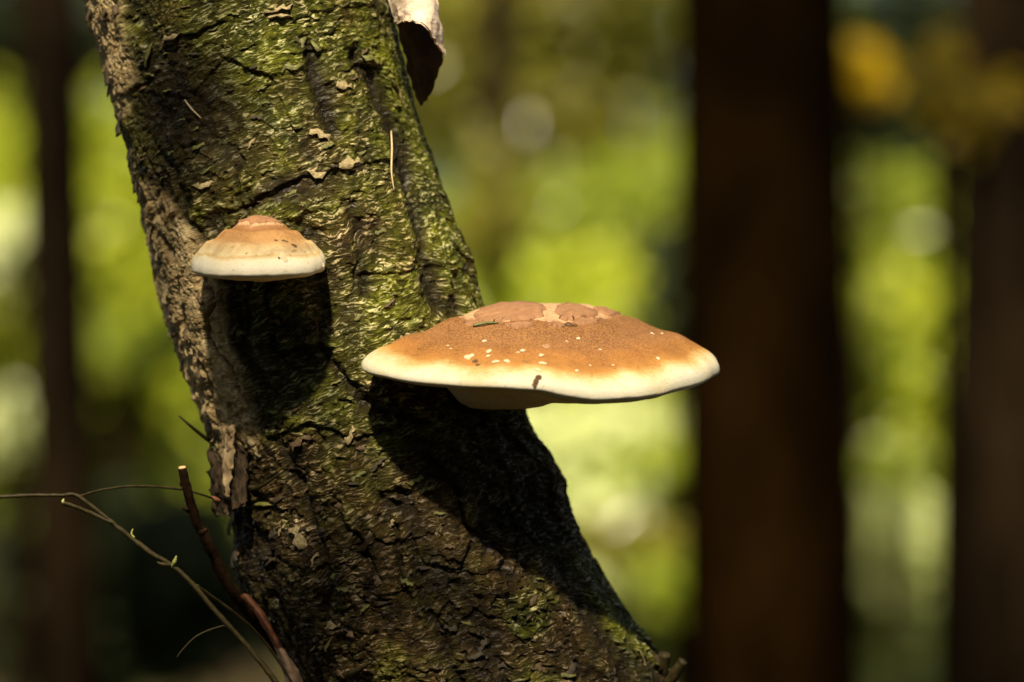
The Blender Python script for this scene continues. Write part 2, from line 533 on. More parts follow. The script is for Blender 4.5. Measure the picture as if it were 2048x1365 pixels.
def build_trunk(root):
    py_rows = np.concatenate([np.linspace(-6200, -420, 60), np.linspace(-400, -70, 80), np.arange(-60, 1430, 1.9), np.linspace(1440, 1700, 50), np.linspace(1740, 5436, 60)])
    th = np.concatenate([np.linspace(R(-196), R(16), 560), np.linspace(R(16), R(164), 62)[1:-1]])   # front is -90 degrees
    nr, nc = len(py_rows), len(th)
    cx, a = trunk_section(py_rows)
    b = a * 0.93
    PY = py_rows[:, None] + 0 * th[None, :]
    TH = th[None, :] + 0 * PY
    Z = CAM_H + (682.5 - PY) * K
    X = cx[:, None] + a[:, None] * np.cos(TH)
    Y = b[:, None] * np.sin(TH)
    nx, ny = np.cos(TH) / a[:, None], np.sin(TH) / b[:, None]
    nl = np.hypot(nx, ny)
    nx, ny = nx / nl, ny / nl
    px, py = to_px(X, Y, Z)
    u = TH * 0.095
    s = Z * 0.94 - X * 0.33
    front = sstep(0.25, -0.15, np.sin(TH))
    # warped photo coordinates so that the drawn features are ragged
    wx = fbm(X * 28, Y * 28, Z * 28, 3); wy = fbm(X * 28 + 9, Y * 28 + 4, Z * 28 + 2, 3)
    fx = fbm(X * 110, Y * 110, Z * 110, 3); fy = fbm(X * 110 + 5, Y * 110, Z * 110 + 5, 3)
    qx, qy = px + 22 * wx + 8 * fx, py + 22 * wy + 8 * fy

    # ---- what grows where, with some shade and glints painted in
    Ledge = np.interp(py, _yy, _LL)
    w_tan = np.interp(py, [-60, 0, 150, 230, 260, 350, 400, 480, 560, 640, 720, 800, 880, 930, 990], [70, 78, 50, 28, -30, -20, 55, 100, 112, 118, 112, 98, 82, 45, -30])
    tan = sstep(20, -12, qx - (Ledge + w_tan)) * front
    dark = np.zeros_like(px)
    for args, amp in [((375, 245, 120, 150, -15), 1.0), ((330, 110, 70, 90, 0), 0.75), ((575, 385, 120, 36, -12), 1.0), ((470, 640, 60, 90, -20), 0.7), ((530, 740, 55, 90, -15), 0.8),  # dark bark; blobs below the small cap also hold its shade
                      ((510, 1120, 62, 130, -18), 1.0), ((575, 1290, 70, 110, -25), 1.0), ((690, 640, 60, 40, 20), 0.5), ((960, 930, 140, 90, 20), 0.7), ((880, 1130, 50, 150, -12), 0.7),  # blob below the big cap paints in its cast shade
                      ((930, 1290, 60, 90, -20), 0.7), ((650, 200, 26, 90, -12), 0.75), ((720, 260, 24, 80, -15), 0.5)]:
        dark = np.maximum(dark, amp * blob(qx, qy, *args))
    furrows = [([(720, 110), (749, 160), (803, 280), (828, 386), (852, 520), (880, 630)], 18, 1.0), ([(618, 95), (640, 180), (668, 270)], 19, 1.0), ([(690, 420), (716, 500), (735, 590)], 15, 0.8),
               ([(1005, 860), (1060, 960), (1105, 1080), (1160, 1190), (1225, 1300), (1270, 1400)], 24, 0.9), ([(800, 1000), (840, 1120), (870, 1240), (930, 1380)], 15, 0.8),
               ([(545, 880), (600, 960), (625, 1060), (665, 1180), (700, 1330)], 11, 0.6), ([(500, 380), (480, 470), (455, 560), (500, 680), (545, 800)], 14, 0.7),
               ([(640, 690), (700, 780), (760, 830), (850, 850)], 12, 0.8), ([(300, 40), (330, 160), (300, 300), (330, 420)], 14, 0.5), ([(485, 900), (475, 980), (490, 1060)], 12, 0.9)]
    fur = np.zeros_like(px)
    for pts, wd, amp in furrows:
        d, _ = seg_dist(qx, qy, pts)
        fur = np.maximum(fur, amp * np.exp(-(d / wd) ** 2))
    # random furrows elsewhere, running along the stem
    rf = perlin(u * 42 + 0.8 * wx, s * 9, 0.3 + 0 * u)
    fur_r = np.exp(-((rf + 0.10 * fx) / 0.13) ** 2) * sstep(0.0, 0.35, perlin(u * 11, s * 11, 4.2 + 0 * u) + 0.12)
    fur = np.maximum(fur, 0.85 * fur_r)
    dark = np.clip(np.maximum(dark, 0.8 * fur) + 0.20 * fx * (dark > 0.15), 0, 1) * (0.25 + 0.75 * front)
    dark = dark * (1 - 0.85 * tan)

    up = sstep(960, 760, py)
    moss = 0.12 + 0.52 * up + 0.85 * wx + 0.30 * fx
    for args, amp in [((830, 270, 40, 200, -16), 0.6), ((900, 480, 45, 190, -20), 0.8), ((620, 100, 150, 45, -6), 0.5), ((1065, 1235, 45, 55, 0), 0.9), ((640, 940, 110, 70, 0), -0.15),
                      ((1240, 1230, 35, 150, -35), 0.7), ((720, 1000, 160, 100, 0), -0.1), ((545, 60, 120, 60, 0), 0.25)]:  # lower right blobs: sunlit patches painted in with the moss
        moss = moss + amp * blob(qx, qy, *args)
    moss = np.clip(moss, 0, 1)
    pale = 0.16 + 0.20 * up + 0.45 * sstep(0.0, 0.35, fbm(X * 40 + 3, Y * 40, Z * 40, 2))  # where the painted glints of the lamella tips show
    for args, amp in [((700, 300, 75, 50, -10), 1.0), ((580, 60, 110, 60, -5), 0.8), ((760, 470, 90, 80, -10), 0.6), ((800, 600, 130, 55, -10), 0.9), ((900, 500, 40, 170, -20), 0.9), ((840, 280, 25, 120, -18), 0.5), ((650, 500, 60, 60, 0), 0.4),
                      ((600, 920, 90, 60, 0), 0.35), ((1065, 1235, 45, 55, 0), 0.8), ((600, 1060, 60, 80, 0), 0.3), ((770, 840, 60, 40, 0), 0.25), ((1290, 1300, 40, 80, 0), 0.5)]:
        pale = pale + amp * blob(qx, qy, *args)
    pale = np.clip(pale + 0.3 * fx, 0, 1)

    # ---- relief (metres, outwards)
    h = 0.0035 * fbm(X * 11, Y * 11, Z * 9, 2)
    h += 0.0024 * fbm(X * 45, Y * 45, Z * 45, 3)
    h -= 0.0052 * fur + 0.0012 * dark
    # sheets of bark that end in small ledges
    ph = s * 52 + 2.0 * wx + 1.1 * perlin(u * 30, s * 20, 2.0 + 0 * u) + 0.8 * fx
    saw = (ph % 1.0)
    amp = 0.0013 * (0.35 + 0.65 * sstep(-0.2, 0.5, perlin(u * 26, s * 26, 7.0 + 0 * u)))
    h += amp * (np.where(saw < 0.12, saw / 0.12, 1 - (saw - 0.12) / 0.88) - 0.5) * (1 - 0.5 * tan)
    # fine lamellae
    h += 0.00055 * fbm(u * 130, s * 420, 1.3 + 0 * u, 2) * (1 - 0.3 * dark)
    # rough crumbly bark of the dark places
    h += dark * (1 - fur) * 0.0016 * fbm(X * 170, Y * 170, Z * 170, 2)
    # blocky cracked bark low down
    low = sstep(760, 900, py)
    f1, f2, cid = voronoi2(u * 34 + 0.9 * wx + 0.5 * fx, s * 50 + 0.9 * wy + 0.5 * fy)
    crack = sstep(0.16, 0.0, f2 - f1) * sstep(0.25, 0.55, perlin(u * 14, s * 14, 9.0 + 0 * u) + 0.45)
    h += (0.35 + 0.65 * low) * (0.0020 * (cid / 4096 - 0.5) - 0.0016 * crack)
    h += (0.4 + 0.6 * low) * 0.0010 * fbm(X * 240, Y * 240, Z * 240, 2)
    # scaly tan strip on the shaded side
    g1, g2, gid = voronoi2(u * 150 + 1.5 * wx + 0.9 * fx, s * 48 + 0.9 * fy + u * 20)
    h += tan * (0.0010 * (gid / 4096 - 0.4) + 0.0009 * sstep(0.0, 0.3, g2 - g1) - 0.0006 + 0.0008 * fx)
    # ledges seen in the bark
    for pts, amp, wd in [([(470, 420), (545, 385), (620, 352), (700, 335), (800, 322)], 0.0050, 24), ([(330, 72), (400, 62), (440, 45)], 0.0038, 16), ([(590, 108), (660, 100)], 0.0032, 13),
                         ([(690, 140), (760, 128)], 0.003, 14), ([(540, 660), (570, 700), (640, 690)], 0.004, 20), ([(560, 870), (620, 850), (720, 880), (800, 850)], 0.0035, 22),
                         ([(570, 1120), (620, 1145), (650, 1130)], 0.0045, 20), ([(450, 1010), (520, 1000), (560, 1020)], 0.004, 20), ([(700, 800), (780, 790), (860, 815)], 0.0035, 18),
                         ([(1000, 1290), (1090, 1275)], 0.003, 16), ([(760, 1190), (840, 1175)], 0.003, 16), ([(630, 20), (740, 10)], 0.0025, 12), ([(250, 190), (310, 150), (325, 95)], 0.003, 14),
                         ([(370, 200), (450, 120), (540, 150), (590, 260)], 0.0035, 18), ([(680, 560), (760, 545), (880, 530)], 0.0022, 16)]:
        d, sg = seg_dist(px + 9 * wx + 7 * fx, py + 9 * wy + 7 * fy, pts)
        sg = np.where(sg > 0, np.exp(-(d / wd) ** 2), -0.75 * np.exp(-(d / (wd * 0.8)) ** 2)) * sstep(-4, 4, np.abs(sg))
        h += 0.5 * amp * sg * front * (0.35 + 0.65 * sstep(-0.35, 0.35, wx + 0.5 * fy))
    # shoulder and collar on the right below the big bracket
    h += 0.004 * blob(px, py, 1090, 930, 60, 60) - 0.004 * blob(px, py, 1050, 1040, 50, 90)
    h = np.where((py > -80) & (py < 1450), h, 0.003 * fbm(X * 30, Y * 30, Z * 20, 2))
    X2, Y2 = X + nx * h, Y + ny * h
    Z2 = Z - 0.25 * np.clip(h, -0.004, 0.004)
    verts = np.stack([X2, Y2, Z2], -1).reshape(-1, 3)
    i = np.arange(nr - 1)[:, None] * nc
    j = np.arange(nc)[None, :]
    j2 = (j + 1) % nc
    faces = np.stack([i + j, i + nc + j, i + nc + j2, i + j2], -1).reshape(-1, 4)
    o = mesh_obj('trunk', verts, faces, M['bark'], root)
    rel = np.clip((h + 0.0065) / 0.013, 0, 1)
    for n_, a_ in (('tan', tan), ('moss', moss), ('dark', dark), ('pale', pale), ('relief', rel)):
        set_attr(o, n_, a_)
    uvl = o.data.uv_layers.new(name='UVMap')
    uv = np.stack([u, s], -1).reshape(-1, 2)
    idx = faces.ravel()
    uvs = uv[idx].reshape(-1, 4, 2)
    # seam column: keep the last strip continuous
    uvs[(uvs[:, :, 0].max(1) - uvs[:, :, 0].min(1)) > 0.2, :, 0] = th[0] * 0.095
    uvl.data.foreach_set('uv', uvs.astype(np.float32).ravel())
    vis = (np.sin(TH) < 0.35) & (PY > -150) & (PY < 1500)
    P = verts[vis.ravel()]
    N = np.stack([nx, ny, 0 * nx], -1).reshape(-1, 3)[vis.ravel()]
    pxx, pyy = to_px(P[:, 0], P[:, 1], P[:, 2])
    return o, (P, N, pxx, pyy)


birch = empty('birch_tree', (trunk_section(5436)[0], 0, 0))
tag(birch, 'leaning mossy birch trunk with two bracket fungi growing on it', 'tree')
birch.location = (0, 0, 0)
trunk, SURF = build_trunk(birch)


def on_trunk(px, py):
    P, N, qx, qy = SURF
    d = (qx - px) ** 2 + (qy - py) ** 2 + np.clip(P[:, 1] + 0.02, 0, None) * 1e5
    k = int(np.argmin(d))
    return Vector(P[k]), Vector(N[k])


# ------------------------------------------------------------------ bracket fungi
class Cap:
    def __init__(self, U, rim, prof, under, UB, wob=0.0010, seed=1):
        self.U = np.array(at(U[0], U[2], U[1]))
        pts = np.array([np.array(at(p[0], p[2], p[1])) for p in rim])
        thick = np.array([p[3] for p in rim]) * K * 1.32
        c = catmull(np.column_stack([pts, thick]), 24, True)
        ang = np.arctan2(c[:, 1] - self.U[1], c[:, 0] - self.U[0])
        o = np.argsort(ang)
        self.ang = ang[o]
        self.r = np.hypot(c[:, 0] - self.U[0], c[:, 1] - self.U[1])[o]
        self.th = c[:, 3][o]
        self.z = c[:, 2][o] - c[:, 3][o] * 0.18
        q_ = np.cos(self.ang), np.sin(self.ang)
        self.r = self.r * (1 + 0.010 * fbm(q_[0] * 5 + seed, q_[1] * 5, 0 * self.ang, 3))
        self.z = self.z + 0.0011 * fbm(q_[0] * 4 + 9, q_[1] * 4 + seed, 3 + 0 * self.ang, 2)
        self.th = self.th * (1 + 0.10 * fbm(q_[0] * 6 + 2, q_[1] * 6 + seed, 5 + 0 * self.ang, 2))
        self.prof = prof
        self.under = under
        self.UB = np.array(at(UB[0], UB[2], UB[1]))
        self.wob = wob
        tt = np.linspace(0, 1, 2001)
        q = np.interp(tt, [p[0] for p in prof], [p[1] for p in prof])
        qs = smooth1(q, 121)
        w = sstep(0.99, 0.93, tt)
        self.tt, self.q = tt, qs * w + np.where(tt > 0.5, np.interp(tt, [p[0] for p in prof], [p[1] for p in prof]), qs) * (1 - w)

    def tab(self, a, arr):
        A = np.concatenate([self.ang - 2 * np.pi, self.ang, self.ang + 2 * np.pi])
        return np.interp(a, A, np.concatenate([arr] * 3))

    def top(self, X, Y):
        X = np.asarray(X, float); Y = np.asarray(Y, float)
        dx, dy = X - self.U[0], Y - self.U[1]
        a = np.arctan2(dy, dx)
        rr = self.tab(a, self.r)
        t = np.hypot(dx, dy) / rr
        zr = self.tab(a, self.z)
        tc = np.clip(t, 0, 1)
        shell = self.tab(a, self.th) * np.clip(1 - ((tc - 0.86).clip(0) / 0.14) ** 2.6, 0, 1) ** (1 / 2.6)   # rounded lip
        base = zr + (self.U[2] - zr - self.tab(a, self.th)) * np.interp(tc, self.tt, self.q)
        z = base + shell
        w = sstep(1.0, 0.8, tc)
        z = z + w * self.wob * (fbm(X * 70, Y * 70, 0 * X, 3) + 1.2 * perlin(X * 26, Y * 26, 3 + 0 * X))
        z = z + self.wob * 0.7 * np.sin(tc * 26 + 2 * perlin(X * 20, Y * 20, 1 + 0 * X)) * sstep(0.3, 0.5, tc) * w
        return z, t

    def build(self, mat, parent, n_a=420, n_t=90, n_u=50):
        a = np.linspace(-np.pi, np.pi, n_a, endpoint=False)
        rr = self.tab(a, self.r); zr = self.tab(a, self.z); th = self.tab(a, self.th)
        s = np.linspace(0, 1, n_t)
        t = 1 - (1 - s) ** 2.2
        t[0] = 0.002
        T, A = np.meshgrid(t, a, indexing='ij')
        X = self.U[0] + T * rr * np.cos(A); Y = self.U[1] + T * rr * np.sin(A)
        Z, _ = self.top(X, Y)
        V = [np.stack([X, Y, Z], -1)]
        rad = [T]; side = [0 * T]
        # underside: lip turns under, then the pore surface runs to the point of attachment
        su = np.linspace(0, 1, n_u)[1:]
        tu = 1 - su ** 1.7 * 0.985
        TU, AU = np.meshgrid(tu, a, indexing='ij')
        wq = (1 - TU)
        CX = self.U[0] * (1 - wq) + self.UB[0] * wq
        CY = self.U[1] * (1 - wq) + self.UB[1] * wq
        XU = CX + TU * rr * np.cos(AU); YU = CY + TU * rr * np.sin(AU)
        lip = np.sqrt(np.clip(1 - ((TU - 0.90).clip(0) / 0.10) ** 2, 0, 1))
        g = np.interp(TU, [p[0] for p in self.under], [p[1] for p in self.under])
        ZU = zr * (1 - g) + self.UB[2] * g - th * 0.42 * lip * (1 - g)
        ZU = ZU + 0.0006 * fbm(XU * 90, YU * 90, 5 + 0 * XU, 2) * sstep(1.0, 0.85, TU)
        V.append(np.stack([XU, YU, ZU], -1)); rad.append(TU)
        side.append(sstep(0.955, 0.90, TU))
        V = np.concatenate(V, 0); rad = np.concatenate(rad, 0); side = np.concatenate(side, 0)
        cut = n_t + int(np.sum(tu > 0.90))                 # the lip ends here and the pore surface begins
        out = []
        for nm, lo_, hi_ in (('cap', 0, cut + 1), ('pore_surface', cut, V.shape[0])):
            n = hi_ - lo_
            i = np.arange(n - 1)[:, None] * n_a
            j = np.arange(n_a)[None, :]
            j2 = (j + 1) % n_a
            faces = np.stack([i + j, i + n_a + j, i + n_a + j2, i + j2], -1).reshape(-1, 4)
            o = mesh_obj(nm, V[lo_:hi_].reshape(-1, 3), faces, mat, parent)
            set_attr(o, 'radial', rad[lo_:hi_])
            set_attr(o, 'side', side[lo_:hi_])
            out.append(o)
        return out

    def hit(self, px, py):
        for Yv in np.arange(-0.2, 0.1, 0.0004):
            p = at(px, py, Yv)
            z, t = self.top(p.x, p.y)
            if t < 1 and z >= p.z:
                e = 0.0015
                zx = (self.top(p.x + e, p.y)[0] - self.top(p.x - e, p.y)[0]) / (2 * e)
                zy = (self.top(p.x, p.y + e)[0] - self.top(p.x, p.y - e)[0]) / (2 * e)
                return Vector((p.x, p.y, float(z))), Vector((-float(zx), -float(zy), 1)).normalized()
        return None, None

    def patch(self, name, poly_px, mat, parent, lift=0.0014):
        """a thin plate lying on the cap, outlined in photo pixels."""
        pts = [self.hit(*p)[0] for p in poly_px]
        pts = [p for p in pts if p is not None]
        ring = catmull([(p.x, p.y) for p in pts], 10, True)
        c = ring.mean(0)
        rings = []
        for q in (1.0, 0.97, 0.8, 0.55, 0.3):
            rr = c + (ring - c) * q
            z, _ = self.top(rr[:, 0], rr[:, 1])
            jit = 0.0003 * perlin(rr[:, 0] * 400, rr[:, 1] * 400, 0 * z)
            rr = rr + 0.0024 * q * np.column_stack([fbm(rr[:, 0] * 240, rr[:, 1] * 240, 0 * z, 3, 0.7), fbm(rr[:, 0] * 240, rr[:, 1] * 240, 7 + 0 * z, 3, 0.7)])
            rings.append(np.column_stack([rr, z + (-0.0008 if q == 1.0 else lift) + jit]))
        V = np.vstack(rings + [np.array([[c[0], c[1], float(self.top(c[0], c[1])[0]) + lift]])])
        n = len(ring)
        F = []
        for r in range(4):
            for k in range(n):
                k2 = (k + 1) % n
                F.append((r * n + k, r * n + k2, (r + 1) * n + k2, (r + 1) * n + k))
        for k in range(n):
            F.append((4 * n + k, 4 * n + (k + 1) % n, 5 * n))
        return mesh_obj(name, [tuple(v) for v in V], F, mat, parent)


big = Cap((1085, -0.030, 606),
          [(722, -0.116, 729, 17), (752, -0.133, 744, 17), (820, -0.150, 757, 15), (900, -0.161, 764, 15), (1000, -0.168, 769, 15), (1080, -0.169, 774, 16), (1130, -0.166, 783, 20), (1200, -0.157, 791, 22),
           (1300, -0.138, 782, 24), (1380, -0.107, 763, 25), (1425, -0.078, 746, 24), (1438, -0.050, 735, 22), (1415, -0.008, 718, 20), (1320, 0.034, 690, 18), (1190, 0.055, 668, 16), (1060, 0.050, 660, 14),
           (960, 0.020, 668, 14), (880, -0.030, 688, 14), (800, -0.073, 706, 14), (742, -0.098, 720, 15)],
          [(0, 1.0), (0.12, 1.0), (0.25, 0.95), (0.36, 0.86), (0.45, 0.74), (0.6, 0.56), (0.75, 0.36), (0.88, 0.17), (0.95, 0.06), (1.0, 0.0)],
          [(0, 1), (0.17, 0.97), (0.26, 0.80), (0.38, 0.30), (0.5, 0.05), (0.6, -0.05), (0.92, 0.0), (1, 0)],
          (985, -0.060, 819))
fungus_big = empty('bracket_fungus', at(985, 790, -0.05))
tag(fungus_big, 'wide flat brown bracket fungus with cream rim jutting from the birch', 'fungus')
loc_big = fungus_big.location.copy()


def reparent(o, root):
    o.parent = root
    o.matrix_parent_inverse = Matrix.Translation(-root.location)
    return o


for o_ in big.build(M['cap_big'], None):
    reparent(o_, fungus_big)

small = Cap((519, -0.092, 434),
            [(383, -0.108, 533, 15), (396, -0.126, 540, 15), (440, -0.143, 544, 15), (515, -0.151, 545, 15), (590, -0.147, 542, 15), (636, -0.130, 536, 15), (651, -0.106, 528, 15), (640, -0.070, 516, 14),
             (585, -0.045, 508  , 12), (515, -0.040, 505, 15), (440, -0.050, 510, 15), (395, -0.078, 522, 14)],
            [(0, 1.0), (0.14, 0.99), (0.28, 0.90), (0.38, 0.76), (0.48, 0.66), (0.62, 0.52), (0.78, 0.33), (0.9, 0.15), (0.97, 0.04), (1.0, 0.0)],
            [(0, 1), (0.35, 0.75), (0.7, 0.25), (0.92, 0.03), (1, 0)],
            (522, -0.088, 564), 0.0011, 4)
fungus_small = empty('bracket_fungus', at(522, 540, -0.09))
tag(fungus_small, 'small domed cream and tan bracket fungus on the trunk, clear of the wide one', 'fungus')
for o_ in small.build(M['cap_small'], None, 300, 80, 40):
    reparent(o_, fungus_small)

# plates of cracked crust round the point of attachment
for poly in [[(948, 640), (958, 622), (985, 611), (1030, 607), (1078, 611), (1090, 622), (1084, 636), (1060, 641), (1010, 643), (975, 646)],
             [(1116, 634), (1112, 620), (1124, 612), (1150, 612), (1178, 620), (1196, 630), (1180, 637), (1150, 640), (1132, 644)],
             [(1190, 618), (1215, 620), (1238, 628), (1226, 633), (1205, 628)],
             [(1148, 646), (1172, 641), (1200, 642), (1192, 648), (1160, 651)],
             [(1010, 652), (1040, 648), (1068, 650), (1050, 656), (1025, 657)], [(1096, 650), (1112, 648), (1126, 652), (1112, 656)], [(930, 650), (945, 644), (960, 648), (946, 653)]]:
    p = big.patch('crust_plate', poly, M['crust'], None)
    reparent(p, fungus_big)
for poly in [[(478, 446), (492, 437), (520, 433), (548, 438), (560, 446), (540, 447), (505, 448)]]:
    reparent(small.patch('crust_plate', poly, M['crust'], None, 0.0007), fungus_small)


# crumbs and needles lying on the caps
def crumb_mesh(name, mat, seed, n=7):
    rg = np.random.default_rng(seed)
    v, f = [], []
    for r_, z_ in ((0.75, -0.25), (1.0, 0.15), (0.55, 0.5)):
        for k in range(n):
            a_ = 2 * math.pi * k / n
            q = r_ * (0.7 + 0.6 * rg.random())
            v.append((q * math.cos(a_), q * math.sin(a_) * 0.7, z_ * (0.6 + 0.8 * rg.random())))
    for r_ in range(2):
        for k in range(n):
            f.append((r_ * n + k, r_ * n + (k + 1) % n, (r_ + 1) * n + (k + 1) % n, (r_ + 1) * n + k))
    f.append(tuple(range(n))[::-1]); f.append(tuple(2 * n + k for k in range(n)))
    me = bpy.data.meshes.new(name)
    me.from_pydata(v, [], f)
    me.materials.append(mat)
    return me


crumbs = [crumb_mesh('crumb', M['crumb'], s_) for s_ in range(5)]
M['scrap'] = simple_mat('buff_scrap', (0.26, 0.13, 0.055), (0.38, 0.22, 0.11), 3, 0.8, 0.3, 0.0004)
scraps = [crumb_mesh('crumb', M['scrap'], 40 + s_, 9) for s_ in range(2)]
crumbs_d = [crumb_mesh('crumb', M['crumb_dark'], 20 + s_) for s_ in range(3)]


def place_crumb(cap, px, py, size, mesh, label, group, cat='crumb', tall=0.7, ang=None):
    p, n = cap.hit(px, py)
    if p is None:
        return
    o = bpy.data.objects.new('crumb', mesh)
    q = n.to_track_quat('Z', 'Y').to_matrix().to_4x4()
    o.matrix_world = Matrix.Translation(p + n * size * K * 0.05) @ q @ Matrix.Rotation(random.random() * 6.3 if ang is None else ang, 4, 'Z') @ Matrix.Diagonal((size * K, size * K, size * K * tall, 1))
    link(o)
    tag(o, label, cat, group)


LC = 'pale crumb of wood lying on the brown top of the wide bracket fungus'
for i_, (x, y, s_) in enumerate([(935, 717, 9), (943, 712, 7), (978, 704, 7), (976, 713, 5), (992, 725, 7), (1014, 724, 7), (1046, 702, 6), (1036, 706, 3.5), (1082, 712, 6), (1086, 728, 7), (968, 683, 5), (1156, 678, 5), (1134, 684, 3),
                                (1304, 668, 5), (1324, 668, 4), (1316, 718, 5), (1154, 743, 5), (1180, 732, 3), (896, 692, 3), (902, 698, 3), (1200, 700, 3.5), (1226, 731, 3), (1076, 742, 7), (1000, 742, 4)]):
    place_crumb(big, x, y, s_, crumbs[i_ % 5], LC, 'pale crumbs on the wide fungus')
for x, y, s_ in [(1092, 694, 12)]:
    place_crumb(big, x, y, s_, scraps[0], 'broad flat buff scrap of skin stuck on the wide fungus cap', None, 'scrap', 0.15)
for x, y, s_ in [(1356, 676, 9), (1366, 684, 6)]:
    place_crumb(big, x, y, s_, scraps[1], 'flat pinkish scrap on the far slope of the wide fungus', 'pinkish scraps on the wide fungus', 'scrap', 0.15)
for i_, (x, y, s_) in enumerate([(1138, 651, 11), (1150, 652, 8), (1062, 640, 3.5), (1008, 650, 3), (1172, 606, 5), (1146, 610, 5), (1126, 655, 4)]):
    place_crumb(big, x, y, s_, crumbs_d[i_ % 3], 'dark bark crumb lodged in the cracked crust of the wide fungus', 'dark crumbs on the wide fungus')
for i_, (x, y, s_) in enumerate([(951, 724, 7), (955, 731, 5), (1076, 757, 9), (1072, 766, 8), (1069, 778, 5)]):
    lab = 'brown bud scale hanging over the cream rim of the wide fungus' if i_ > 1 else 'brown bud scale beside a pale crumb on the wide fungus'
    place_crumb(big, x, y, s_, crumbs_d[i_ % 3], lab, 'bud scales on the rim' if i_ > 1 else 'bud scales on the top', 'bud scale')
for i_, (x, y, s_) in enumerate([(552, 482, 5), (567, 482, 5), (573, 484, 5), (588, 492, 7), (558, 517, 4)]):
    place_crumb(small, x, y, s_, crumbs_d[i_ % 3], 'dark speck of bark on the small domed fungus', 'dark specks on the small fungus', 'speck', 0.4)
for i_, (x, y, s_) in enumerate([(566, 512, 9), (570, 520, 7), (646, 545, 6)]):
    place_crumb(small, x, y, s_, crumbs[i_ % 5], 'whitish blister on the cream rim of the small domed fungus', 'whitish bits on the small fungus', 'crumb', 0.4)


def needle(pts, r_, mat, label, name='pine_needle', group=None):
    P = catmull(pts, 5)
    v, f = tube(P, [r_ * 0.7, r_, r_ * 0.9, r_ * 0.3], 6)
    o = mesh_obj(name, v, f, mat)
    return tag(o, label, 'needle', group)


p1, n1 = big.hit(946, 655); p2, n2 = big.hit(998, 649)
needle([p1 + n1 * 0.0007, (p1 + p2) / 2 + n1 * 0.0016, p2 + n2 * 0.0007], 0.0009, M['needle'], 'green conifer needle lying on the crust of the wide fungus')


def trunk_needle(pxs, label, mat='dry_needle', r_=0.0006):
    pts = []
    for (x, y) in pxs:
        p, n = on_trunk(x, y)
        pts.append(p + Vector((n.x, n.y, 0)) * 0.0012 + Vector((0, -0.0010, 0)))
    needle(pts, r_, M[mat], label)


trunk_needle([(371, 200), (386, 218), (405, 238)], 'short dry needle stuck slantwise in the dark rough bark')
trunk_needle([(779, 262), (781, 300), (780, 345), (786, 382)], 'long dry needle hanging upright on the green bark')
trunk_needle([(630, 635), (634, 655), (632, 668)], 'stubby red-brown needle below the small domed fungus', 'strip_red')

# ------------------------------------------------------------------ loose bark on the birch
def flake_mesh(name, mat, seed, nx_=7, ny_=3):
    """thin curved scrap of bark, about one unit wide; its lower edge stands off."""
    rg = np.random.default_rng(seed)
    v, f = [], []
    lo = rg.uniform(-0.30, -0.02, nx_); hi = rg.uniform(0.02, 0.26, nx_)
    sh = rg.uniform(-0.5, 0.5)
    curl = rg.uniform(0.05, 0.16)
    for layer in (0, 1):
        for iy in range(ny_):
            for ix in range(nx_):
                q = iy / (ny_ - 1)
                y = lo[ix] * (1 - q) + hi[ix] * q
                x = (ix / (nx_ - 1) - 0.5) + rg.normal() * 0.035 * (layer == 0) + sh * y
                z = curl * (1 - q) ** 1.5 + 0.06 * math.sin(3 * x + seed) - 0.35 * x * x - (0.05 if layer else 0)
                v.append((x, y, z))
    g = lambda l, iy, ix: l * nx_ * ny_ + iy * nx_ + ix
    for iy in range(ny_ - 1):
        for ix in range(nx_ - 1):
            f.append((g(0, iy, ix), g(0, iy, ix + 1), g(0, iy + 1, ix + 1), g(0, iy + 1, ix)))
            f.append((g(1, iy, ix), g(1, iy + 1, ix), g(1, iy + 1, ix + 1), g(1, iy, ix + 1)))
    for ix in range(nx_ - 1):
        f.append((g(0, 0, ix), g(1, 0, ix), g(1, 0, ix + 1), g(0, 0, ix + 1)))
        f.append((g(0, ny_ - 1, ix), g(0, ny_ - 1, ix + 1), g(1, ny_ - 1, ix + 1), g(1, ny_ - 1, ix)))
    for iy in range(ny_ - 1):
        f.append((g(0, iy, 0), g(0, iy + 1, 0), g(1, iy + 1, 0), g(1, iy, 0)))
        f.append((g(0, iy, nx_ - 1), g(1, iy, nx_ - 1), g(1, iy + 1, nx_ - 1), g(0, iy + 1, nx_ - 1)))
    me = bpy.data.meshes.new(name)
    me.from_pydata(v, [], f)
    me.polygons.foreach_set('use_smooth', np.ones(len(me.polygons), dtype=bool))
    me.materials.append(mat)
    return me


flakes = {m_: [flake_mesh('bark_flake', M['flake_' + m_], s_ + 31 * k_) for s_ in range(7)] for k_, m_ in enumerate(('pale', 'olive', 'brown', 'dark'))}


def put_flake(px, py, w, kind, rot=None, aspect=1.0, lift=0.0, var=None):
    p, n = on_trunk(px, py)
    n = Vector((n.x, n.y, 0.18)).normalized()
    right = Vector((0, 0, 1)).cross(n).normalized() if abs(n.z) < 0.98 else Vector((1, 0, 0))
    upv = n.cross(right).normalized()
    base = Matrix((right, upv, n)).transposed().to_4x4()
    ang = R(19 if rot is None else rot) + random.gauss(0, 0.22 if rot is None else 0.02)
    s_ = w * K
    o = bpy.data.objects.new('bark_flake', random.choice(flakes[kind]) if var is None else flakes[kind][var])
    o.parent = trunk
    o.matrix_world = Matrix.Translation(p + n * (0.0004 + lift)) @ base @ Matrix.Rotation(ang, 4, 'Z') @ Matrix.Diagonal((s_, s_ * aspect, s_ * 0.8, 1))
    COL.objects.link(o)


